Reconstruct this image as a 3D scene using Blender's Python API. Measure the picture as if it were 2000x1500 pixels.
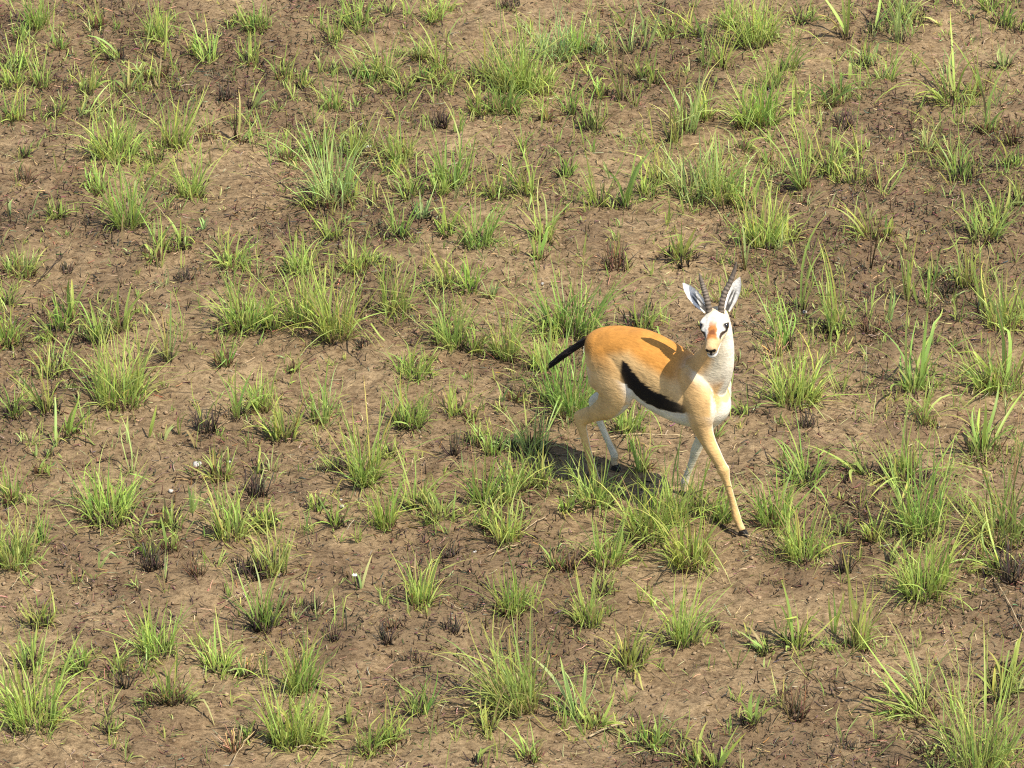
import bpy, bmesh, math, random
import numpy as np
from mathutils import Vector, Matrix

for o in list(bpy.data.objects):
    bpy.data.objects.remove(o)
R = math.radians
scene = bpy.context.scene
COL = scene.collection

# ------------------------------------------------------------------ camera
DEP = R(28.0)          # downward tilt
DIST = 18.9            # metres to the middle of the view
LENS = 193.2
cam_d = bpy.data.cameras.new('camera')
cam_o = bpy.data.objects.new('camera', cam_d)
COL.objects.link(cam_o)
CAM = np.array([0.0, -DIST * math.cos(DEP), DIST * math.sin(DEP)])
cam_o.location = CAM
cam_o.rotation_euler = (math.pi / 2 - DEP, 0, 0)
cam_d.lens = LENS
cam_d.sensor_width = 36
cam_d.clip_start = 0.1
cam_d.clip_end = 3000
scene.camera = cam_o

# ------------------------------------------------------------------ sky, sun, exposure
SUN = np.array([0.52, -0.40, 1.0]); SUN = SUN / np.linalg.norm(SUN)   # towards the sun
EL = math.asin(SUN[2]); AZ = math.atan2(SUN[0], SUN[1])
world = bpy.data.worlds.new('World'); scene.world = world
world.use_nodes = True
wn = world.node_tree
bg = wn.nodes['Background']
sky = wn.nodes.new('ShaderNodeTexSky'); sky.sky_type = 'NISHITA'
sky.sun_disc = False; sky.sun_elevation = EL; sky.sun_rotation = AZ
wn.links.new(sky.outputs[0], bg.inputs[0]); bg.inputs[1].default_value = 0.125
sd = bpy.data.lights.new('sun', 'SUN'); sd.energy = 4.6; sd.angle = R(0.53); sd.color = (1.0, 0.93, 0.80)
so = bpy.data.objects.new('sun', sd); COL.objects.link(so)
so.rotation_euler = Vector(SUN).to_track_quat('Z', 'Y').to_euler()
so.location = (4, -3, 8)
vs = scene.view_settings
vs.view_transform = 'Standard'; vs.look = 'None'; vs.gamma = 1; vs.exposure = 0.82
vs.use_curve_mapping = False
scene.cycles.max_bounces = 6
scene.cycles.use_denoising = False
scene.cycles.filter_width = 1.15
scene.cycles.sample_clamp_indirect = 4

# ------------------------------------------------------------------ helpers
F_PX = LENS / 36 * 2000
def ground_at(px, py):
    """photo pixel -> point on the level ground (used once to read the layout)"""
    c, s = math.cos(DEP), math.sin(DEP)
    w = np.array([0, c, -s]); u = np.array([0, s, c])
    d = w + np.array([1., 0, 0]) * ((px - 1000) / F_PX) - u * ((py - 750) / F_PX)
    t = -CAM[2] / d[2]
    p = CAM + d * t
    return p[0], p[1], F_PX / (np.dot(p - CAM, w))      # x, y, pixels per metre there

def hash2(ix, iy, seed):
    n = (ix * 374761393 + iy * 668265263 + seed * 1442695041) & 0x7fffffff
    n = ((n ^ (n >> 13)) * 1274126177) & 0x7fffffff
    return ((n ^ (n >> 16)) & 0xffff) / 65535.0

def vnoise(x, y, seed):
    x = np.asarray(x, float); y = np.asarray(y, float)
    ix = np.floor(x).astype(np.int64); iy = np.floor(y).astype(np.int64)
    fx = x - ix; fy = y - iy
    fx = fx * fx * (3 - 2 * fx); fy = fy * fy * (3 - 2 * fy)
    a = hash2(ix, iy, seed); b = hash2(ix + 1, iy, seed)
    c = hash2(ix, iy + 1, seed); d = hash2(ix + 1, iy + 1, seed)
    return (a * (1 - fx) + b * fx) * (1 - fy) + (c * (1 - fx) + d * fx) * fy

def fbm(x, y, seed, octs=4):
    t = 0; a = 1; s = 0
    for i in range(octs):
        t = t + a * vnoise(x * 2 ** i, y * 2 ** i, seed + i * 17); s += a; a *= 0.55
    return t / s

def sstep(a, b, x):
    t = np.clip((np.asarray(x, float) - a) / (b - a), 0, 1)
    return t * t * (3 - 2 * t)

HOOVES = []      # filled below, flat spots in the ground
def height(x, y):
    x = np.asarray(x, float); y = np.asarray(y, float)
    h = (fbm(x * 1.3, y * 1.3, 3, 3) - 0.5) * 0.075
    h = h + (fbm(x * 6, y * 6, 11, 4) - 0.5) * 0.046
    m = np.zeros_like(h)
    for hx, hy in HOOVES:
        d2 = ((x - hx) ** 2 + (y - hy) ** 2)
        m = np.maximum(m, np.exp(-d2 / (2 * 0.11 ** 2)))
    h = h * (1 - m)
    return h * np.exp(-np.maximum(0, np.hypot(x, y) - 8) / 30)

def char_mask(x, y):
    """where last season's grass burned: dark litter on the soil"""
    a = fbm(x * 1.7 + 5, y * 1.15 + 9, 41, 4)
    b = fbm(x * 7, y * 5, 47, 3)
    return sstep(0.38, 0.72, a * 0.68 + b * 0.32 + 0.03)

def mesh_from(name, verts, faces, cols=None, smooth=True):
    me = bpy.data.meshes.new(name)
    verts = np.asarray(verts, np.float32)
    faces = np.asarray(faces, np.int32)
    k = faces.shape[1]
    me.vertices.add(len(verts)); me.vertices.foreach_set('co', verts.ravel())
    me.loops.add(faces.size); me.loops.foreach_set('vertex_index', faces.ravel())
    me.polygons.add(len(faces))
    me.polygons.foreach_set('loop_start', np.arange(0, faces.size, k, dtype=np.int32))
    if smooth:
        me.polygons.foreach_set('use_smooth', np.ones(len(faces), bool))
    me.update(calc_edges=True)
    if cols is not None:
        at = me.color_attributes.new('Col', 'FLOAT_COLOR', 'POINT')
        c = np.ones((len(verts), 4), np.float32); c[:, :3] = cols
        at.data.foreach_set('color', c.ravel())
    return me

def add(name, me, mat, parent=None, loc=None):
    o = bpy.data.objects.new(name, me); COL.objects.link(o)
    if mat is not None and not me.materials:
        me.materials.append(mat)
    if parent is not None:
        o.parent = parent
    if loc is not None:
        o.location = loc
    return o

def empty(name, loc):
    o = bpy.data.objects.new(name, None); COL.objects.link(o); o.location = loc
    o.empty_display_size = 0.05
    return o

def tag(o, label=None, cat=None, group=None, kind=None):
    if label: o['label'] = label
    if cat: o['category'] = cat
    if group: o['group'] = group
    if kind: o['kind'] = kind
    return o

# ------------------------------------------------------------------ materials
def nodes(name):
    m = bpy.data.materials.new(name); m.use_nodes = True
    nt = m.node_tree
    return m, nt, nt.nodes['Principled BSDF']

def mat_soil():
    m, nt, p = nodes('soil')
    N = nt.nodes.new; L = nt.links.new
    tc = N('ShaderNodeTexCoord')
    at = N('ShaderNodeAttribute'); at.attribute_name = 'Col'
    sep = N('ShaderNodeSeparateColor'); L(at.outputs['Color'], sep.inputs[0])
    n1 = N('ShaderNodeTexNoise'); n1.inputs['Scale'].default_value = 2.3; n1.inputs['Detail'].default_value = 8; n1.inputs['Roughness'].default_value = 0.65
    n2 = N('ShaderNodeTexNoise'); n2.inputs['Scale'].default_value = 26; n2.inputs['Detail'].default_value = 9; n2.inputs['Roughness'].default_value = 0.72
    n3 = N('ShaderNodeTexNoise'); n3.inputs['Scale'].default_value = 62; n3.inputs['Detail'].default_value = 6; n3.inputs['Roughness'].default_value = 0.7
    mp = N('ShaderNodeMapping'); mp.inputs['Scale'].default_value = (1, 1.5, 1)
    L(tc.outputs['Object'], mp.inputs[0])
    for n in (n1, n2, n3): L(mp.outputs[0], n.inputs['Vector'])
    r1 = N('ShaderNodeValToRGB'); e = r1.color_ramp.elements
    e[0].position = 0.30; e[0].color = (0.210, 0.142, 0.079, 1)
    e[1].position = 0.68; e[1].color = (0.368, 0.270, 0.152, 1)
    L(n1.outputs[0], r1.inputs[0])
    r2 = N('ShaderNodeValToRGB'); e = r2.color_ramp.elements
    e[0].position = 0.34; e[0].color = (0.40, 0.36, 0.33, 1); e[1].position = 0.60; e[1].color = (1.14, 1.12, 1.10, 1)
    L(n2.outputs[0], r2.inputs[0])
    mul = N('ShaderNodeMix'); mul.data_type = 'RGBA'; mul.blend_type = 'MULTIPLY'; mul.inputs[0].default_value = 1.0
    L(r1.outputs[0], mul.inputs[6]); L(r2.outputs[0], mul.inputs[7])
    # burnt ground: patchy, broken up by the fine noise
    md = N('ShaderNodeMath'); md.operation = 'MULTIPLY_ADD'; md.inputs[1].default_value = 1.6; md.inputs[2].default_value = -0.62
    L(n2.outputs[0], md.inputs[0])
    ms = N('ShaderNodeMath'); ms.operation = 'ADD'; L(md.outputs[0], ms.inputs[0]); L(sep.outputs[0], ms.inputs[1])
    mr = N('ShaderNodeMapRange'); mr.inputs[1].default_value = 0.45; mr.inputs[2].default_value = 1.25; mr.inputs[4].default_value = 0.80
    L(ms.outputs[0], mr.inputs[0])
    mx = N('ShaderNodeMix'); mx.data_type = 'RGBA'
    L(mr.outputs[0], mx.inputs[0]); L(mul.outputs[2], mx.inputs[6]); mx.inputs[7].default_value = (0.135, 0.089, 0.051, 1)
    # dark specks in the soil colour, standing in for tiny litter shadows
    r3 = N('ShaderNodeValToRGB'); e = r3.color_ramp.elements
    e[0].position = 0.36; e[0].color = (0.36, 0.32, 0.29, 1); e[1].position = 0.50; e[1].color = (1, 1, 1, 1)
    L(n3.outputs[0], r3.inputs[0])
    m3 = N('ShaderNodeMix'); m3.data_type = 'RGBA'; m3.blend_type = 'MULTIPLY'; m3.inputs[0].default_value = 0.75
    L(mx.outputs[2], m3.inputs[6]); L(r3.outputs[0], m3.inputs[7])
    L(m3.outputs[2], p.inputs['Base Color'])
    p.inputs['Roughness'].default_value = 0.95
    p.inputs['Specular IOR Level'].default_value = 0.15
    b1 = N('ShaderNodeBump'); b1.inputs['Strength'].default_value = 0.9; b1.inputs['Distance'].default_value = 0.02
    L(n2.outputs[0], b1.inputs['Height'])
    b2 = N('ShaderNodeBump'); b2.inputs['Strength'].default_value = 0.8; b2.inputs['Distance'].default_value = 0.006
    L(n3.outputs[0], b2.inputs['Height']); L(b1.outputs[0], b2.inputs['Normal'])
    L(b2.outputs[0], p.inputs['Normal'])
    return m

def mat_leaf():
    m, nt, p = nodes('grass_blade')
    N = nt.nodes.new; L = nt.links.new
    at = N('ShaderNodeAttribute'); at.attribute_name = 'Col'
    p.inputs['Roughness'].default_value = 0.48
    p.inputs['Specular IOR Level'].default_value = 0.35
    L(at.outputs['Color'], p.inputs['Base Color'])
    tr = N('ShaderNodeBsdfTranslucent')
    hs = N('ShaderNodeHueSaturation'); hs.inputs['Saturation'].default_value = 1.0; hs.inputs['Value'].default_value = 1.2
    L(at.outputs['Color'], hs.inputs['Color']); L(hs.outputs[0], tr.inputs['Color'])
    mx = N('ShaderNodeMixShader'); mx.inputs[0].default_value = 0.45
    L(p.outputs[0], mx.inputs[1]); L(tr.outputs[0], mx.inputs[2])
    L(mx.outputs[0], nt.nodes['Material Output'].inputs[0])
    return m

def mat_attr(name, rough=0.85, noise=0.35, scale=60, spec=0.2, bump=0.3):
    m, nt, p = nodes(name)
    N = nt.nodes.new; L = nt.links.new
    at = N('ShaderNodeAttribute'); at.attribute_name = 'Col'
    n = N('ShaderNodeTexNoise'); n.inputs['Scale'].default_value = scale; n.inputs['Detail'].default_value = 5
    tc = N('ShaderNodeTexCoord'); L(tc.outputs['Object'], n.inputs['Vector'])
    mr = N('ShaderNodeMapRange'); mr.inputs[1].default_value = 0.25; mr.inputs[2].default_value = 0.75
    mr.inputs[3].default_value = 1 - noise; mr.inputs[4].default_value = 1 + noise * 0.6
    L(n.outputs[0], mr.inputs[0])
    mx = N('ShaderNodeMix'); mx.data_type = 'RGBA'; mx.blend_type = 'MULTIPLY'; mx.inputs[0].default_value = 1
    L(at.outputs['Color'], mx.inputs[6]); L(mr.outputs[0], mx.inputs[7])
    L(mx.outputs[2], p.inputs['Base Color'])
    p.inputs['Roughness'].default_value = rough; p.inputs['Specular IOR Level'].default_value = spec
    if bump:
        b = N('ShaderNodeBump'); b.inputs['Strength'].default_value = bump; b.inputs['Distance'].default_value = 0.004
        L(n.outputs[0], b.inputs['Height']); L(b.outputs[0], p.inputs['Normal'])
    return m

def mat_fur():
    m, nt, p = nodes('short_fur')
    N = nt.nodes.new; L = nt.links.new
    at = N('ShaderNodeAttribute'); at.attribute_name = 'Col'
    tc = N('ShaderNodeTexCoord')
    mp = N('ShaderNodeMapping'); mp.inputs['Scale'].default_value = (0.35, 1, 1.0)
    L(tc.outputs['Object'], mp.inputs[0])
    n1 = N('ShaderNodeTexNoise'); n1.inputs['Scale'].default_value = 150; n1.inputs['Detail'].default_value = 4
    n2 = N('ShaderNodeTexNoise'); n2.inputs['Scale'].default_value = 17; n2.inputs['Detail'].default_value = 4
    L(mp.outputs[0], n1.inputs['Vector']); L(tc.outputs['Object'], n2.inputs['Vector'])
    a = N('ShaderNodeMath'); a.operation = 'ADD'; L(n1.outputs[0], a.inputs[0]); L(n2.outputs[0], a.inputs[1])
    mr = N('ShaderNodeMapRange'); mr.inputs[1].default_value = 0.6; mr.inputs[2].default_value = 1.4
    mr.inputs[3].default_value = 0.72; mr.inputs[4].default_value = 1.16
    L(a.outputs[0], mr.inputs[0])
    mx = N('ShaderNodeMix'); mx.data_type = 'RGBA'; mx.blend_type = 'MULTIPLY'; mx.inputs[0].default_value = 1
    L(at.outputs['Color'], mx.inputs[6]); L(mr.outputs[0], mx.inputs[7])
    L(mx.outputs[2], p.inputs['Base Color'])
    p.inputs['Roughness'].default_value = 0.72; p.inputs['Specular IOR Level'].default_value = 0.10
    p.inputs['Sheen Weight'].default_value = 0.02; p.inputs['Sheen Roughness'].default_value = 0.5
    b = N('ShaderNodeBump'); b.inputs['Strength'].default_value = 0.42; b.inputs['Distance'].default_value = 0.004
    L(n1.outputs[0], b.inputs['Height'])
    n3 = N('ShaderNodeTexNoise'); n3.inputs['Scale'].default_value = 13; n3.inputs['Detail'].default_value = 2; L(tc.outputs['Object'], n3.inputs['Vector'])
    b3 = N('ShaderNodeBump'); b3.inputs['Strength'].default_value = 0.35; b3.inputs['Distance'].default_value = 0.02
    L(n3.outputs[0], b3.inputs['Height']); L(b3.outputs[0], b.inputs['Normal']); L(b.outputs[0], p.inputs['Normal'])
    return m

M_SOIL = mat_soil(); M_LEAF = mat_leaf(); M_DRY = mat_attr('dry_stem'); M_CHAR = mat_attr('burnt_stem', 0.9)
M_STONE = mat_attr('pale_stone', 0.8, 0.25, 90); M_FUR = mat_fur()
M_HORN = mat_attr('ringed_horn', 0.6, 0.4, 120, 0.3); M_HOOF = mat_attr('black_hoof', 0.45, 0.3, 80, 0.4)
M_EYE, _nt, _p = nodes('dark_eye'); _p.inputs['Base Color'].default_value = (0.006, 0.004, 0.003, 1); _p.inputs['Roughness'].default_value = 0.08

# ------------------------------------------------------------------ gazelle placement
YAW = R(-35)
_gx, _gy, _ = ground_at(1280, 968)
G_ORG = np.array([_gx, _gy, 0.0])
def gz_world(p):
    c, s = math.cos(YAW), math.sin(YAW)
    p = np.asarray(p, float)
    return np.stack([G_ORG[0] + p[..., 0] * c - p[..., 1] * s, G_ORG[1] + p[..., 0] * s + p[..., 1] * c, p[..., 2]], -1)
HOOF = {'nf': (0.385, -0.060), 'ff': (0.075, 0.055), 'nh': (-0.172, -0.072), 'fh': (-0.205, 0.070)}
HOOVES = [tuple(gz_world(np.array([a, b, 0.0]))[:2]) for a, b in HOOF.values()]

# ------------------------------------------------------------------ ground sheet
def build_ground():
    far = np.array([12, 18, 28, 45, 80, 150, 300, 600, 1200.])
    xs = np.concatenate([-far[::-1], np.arange(-10, -2.7, 0.35), np.arange(-2.7, 2.701, 0.0125), np.arange(3.05, 10.1, 0.35), far])
    ys = np.concatenate([-far[::-1], np.arange(-10, -4.2, 0.35), np.arange(-4.0, 4.601, 0.0145), np.arange(4.95, 10.1, 0.35), far])
    X, Y = np.meshgrid(xs, ys)
    Z = height(X, Y)
    near = np.exp(-np.maximum(0, np.hypot(X, Y) - 4.5))
    Z = Z + (fbm(X * 28, Y * 28, 71, 3) - 0.5) * 0.024 * near
    cm = char_mask(X, Y)
    V = np.stack([X, Y, Z], -1).reshape(-1, 3)
    ny, nx = X.shape
    i = np.arange(ny * nx).reshape(ny, nx)
    Fq = np.stack([i[:-1, :-1], i[:-1, 1:], i[1:, 1:], i[1:, :-1]], -1).reshape(-1, 4)
    C = np.repeat(cm.reshape(-1, 1), 3, 1)
    o = add('ground', mesh_from('ground', V, Fq, C), M_SOIL)
    tag(o, 'bare brown soil with burnt patches under the grass tufts', kind='structure')
build_ground()

def gz(x, y):
    return float(height(np.array([x]), np.array([y]))[0])

# ------------------------------------------------------------------ grass blades
rng = np.random.default_rng(7)
def hsv_jit(c, n, a=0.14):
    c = np.asarray(c)
    k = 1 + rng.normal(0, a, (n, 1))
    j = 1 + rng.normal(0, a * 0.5, (n, 3))
    return np.clip(c * k * j, 0.004, 0.9)

GREEN = {'y': (0.375, 0.458, 0.112), 'g': (0.295, 0.408, 0.092), 'b': (0.310, 0.430, 0.165), 'p': (0.405, 0.485, 0.165), 'd': (0.38, 0.39, 0.13)}

def blades(n, L, spread, rb, width, col, lean=(0, 0), droop=0.8, seg=5, fold=False, tilt0=0.05, lvar=0.28, yellow=0.25, pale_base=True, relief=None):
    """n curved tapering blades growing from a small disc; returns verts, faces, colours (local, base at z=0)"""
    az = rng.uniform(0, 2 * np.pi, n)
    rr = rb * np.sqrt(rng.uniform(0, 1, n))
    base = np.stack([rr * np.cos(az), rr * np.sin(az), np.zeros(n)], 1)
    az2 = az + rng.normal(0, 0.7, n)
    ln = L * np.clip(rng.normal(0.80, lvar, n), 0.22, 1.28)
    tilt = np.abs(rng.normal(0, 1, n)) * spread * 0.75 + tilt0
    hd = np.stack([np.cos(az2) * np.sin(tilt) + lean[0] * 0.6, np.sin(az2) * np.sin(tilt) + lean[1] * 0.6], 1)
    dr = droop * rng.uniform(0.1, 2.0, n)
    drift = rng.normal(0, 0.9, n)
    kink = np.where(rng.random(n) < 0.22, rng.uniform(0.35, 0.85, n), 9.0); kamt = rng.uniform(0.5, 1.5, n)
    sway = rng.normal(0, 0.10, (n, 2))
    t = np.linspace(0, 1, seg + 1)
    # integrate direction: starts at tilt, bends further outwards
    P = np.zeros((n, seg + 1, 3)); P[:, 0] = base
    for k in range(seg):
        tt = (k + 0.5) / seg
        b = 1 + dr * tt * 1.6
        ca, sa = np.cos(drift * tt), np.sin(drift * tt)
        hr = np.stack([hd[:, 0] * ca - hd[:, 1] * sa, hd[:, 0] * sa + hd[:, 1] * ca], 1) + sway * tt
        dxy = hr * (b + 0)[:, None]
        kn = (tt > kink)
        dxy = dxy + np.where(kn, kamt, 0)[:, None] * hr / np.maximum(np.linalg.norm(hr, axis=1), 1e-6)[:, None]
        m = np.linalg.norm(dxy, axis=1)
        ang = np.minimum(m, 2.5)
        u = dxy / np.maximum(m, 1e-6)[:, None]
        d = np.concatenate([u * np.sin(ang)[:, None], np.cos(ang)[:, None]], 1)
        P[:, k + 1] = P[:, k] + d * (ln / seg)[:, None]
    P[:, :, 2] = np.maximum(P[:, :, 2], 0.002 - 0.01 * (1 - t)[None, :])
    fa = az2 + np.pi / 2 + rng.normal(0, 0.9, n)
    side = np.stack([np.cos(fa), np.sin(fa), rng.normal(0, 0.15, n)], 1)
    wp = np.interp(t, [0, 0.15, 0.45, 0.8, 1], [0.55, 0.85, 1.0, 0.6, 0.06])
    w = width * rng.uniform(0.6, 1.25, n)
    off = side[:, None, :] * (w[:, None] * wp[None])[:, :, None] * 0.5
    cg = hsv_jit(col, n)
    ym = (rng.random(n) < yellow)
    cg[ym] = cg[ym] * np.array([1.16, 1.04, 1.0])
    tipc = cg * np.array([1.22, 1.02, 0.9])
    basec = cg * 0.55 + np.array([0.20, 0.17, 0.07]) * 0.45 if pale_base else cg * 0.8
    C = basec[:, None] * (1 - sstep(0, 0.3, t))[None, :, None] + cg[:, None] * (sstep(0, 0.3, t) * (1 - sstep(0.7, 1, t)))[None, :, None] + tipc[:, None] * sstep(0.7, 1, t)[None, :, None]
    dead = rng.random(n) < 0.07
    C[dead] = (np.array([0.36, 0.27, 0.12]) * rng.uniform(0.6, 1.1, (dead.sum(), 1, 1)))
    if fold:
        mid = P.copy(); mid[:, :, 2] -= (w[:, None] * wp[None]) * 0.22
        V = np.stack([P - off, mid, P + off], 2); k = 3
    else:
        V = np.stack([P - off, P + off], 2); k = 2
    Cc = np.repeat(C[:, :, None], k, 2)
    idx = np.arange(n * (seg + 1) * k).reshape(n, seg + 1, k)
    Fs = []
    for j in range(k - 1):
        Fs.append(np.stack([idx[:, :-1, j], idx[:, :-1, j + 1], idx[:, 1:, j + 1], idx[:, 1:, j]], -1).reshape(-1, 4))
    return V.reshape(n, -1, 3), Cc.reshape(n, -1, 3), np.concatenate(Fs) if k == 3 else Fs[0], (seg + 1) * k

def blades_mesh(*a, **k):
    V, C, Fq, _ = blades(*a, **k)
    return mesh_from('blades', V.reshape(-1, 3), Fq, C.reshape(-1, 3))

def sticks(base, top, r0, r1, cols, sides=4, bend=0.0):
    """thin tapered sticks between base and top points -> one mesh's arrays"""
    base = np.asarray(base, float); top = np.asarray(top, float); n = len(base)
    ax = top - base; ln = np.linalg.norm(ax, axis=1, keepdims=True); ax = ax / np.maximum(ln, 1e-6)
    ref = np.where(np.abs(ax[:, 2:3]) < 0.8, np.array([[0, 0, 1.]]), np.array([[1., 0, 0]]))
    s1 = np.cross(ax, ref); s1 /= np.linalg.norm(s1, axis=1, keepdims=True); s2 = np.cross(ax, s1)
    mid = (base + top) / 2 + (s1 * rng.normal(0, 1, (n, 1)) + s2 * rng.normal(0, 1, (n, 1))) * ln * bend
    r0 = np.broadcast_to(np.asarray(r0, float), (n,)); r1 = np.broadcast_to(np.asarray(r1, float), (n,))
    a = np.arange(sides) * 2 * np.pi / sides
    rings = []
    for c, r in ((base, r0), (mid, (r0 + r1) / 2), (top, r1)):
        rings.append(c[:, None] + (s1[:, None] * np.cos(a)[None, :, None] + s2[:, None] * np.sin(a)[None, :, None]) * r[:, None, None])
    V = np.stack(rings, 1)
    idx = np.arange(n * 3 * sides).reshape(n, 3, sides)
    nx = np.roll(idx, -1, 2)
    Fq = np.stack([idx[:, :-1], nx[:, :-1], nx[:, 1:], idx[:, 1:]], -1).reshape(-1, 4)
    capt = idx[:, 2, ::1]
    if sides == 4:
        Fq = np.concatenate([Fq, capt, idx[:, 0, ::-1]])
    C = np.repeat(np.asarray(cols)[:, None], 3 * sides, 1).reshape(-1, 3)
    return V.reshape(-1, 3), Fq, C

def stub_mesh(n, r, h, col, spread=0.35, rad=0.0016, name='stubble'):
    az = rng.uniform(0, 2 * np.pi, n); rr = r * np.sqrt(rng.random(n))
    b = np.stack([rr * np.cos(az), rr * np.sin(az), np.full(n, -0.008)], 1)
    a2 = az + rng.normal(0, 1.0, n); ti = np.abs(rng.normal(0, spread, n))
    l = h * rng.uniform(0.3, 1.1, n)
    t = b + np.stack([np.cos(a2) * np.sin(ti), np.sin(a2) * np.sin(ti), np.cos(ti)], 1) * l[:, None]
    c = hsv_jit(col, n, 0.3)
    rv = rad * rng.uniform(0.6, 1.5, n)
    V, Fq, C = sticks(b, t, rv, rv * 0.6, c, 4, 0.06)
    return mesh_from(name, V, Fq, C, smooth=False)
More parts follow.
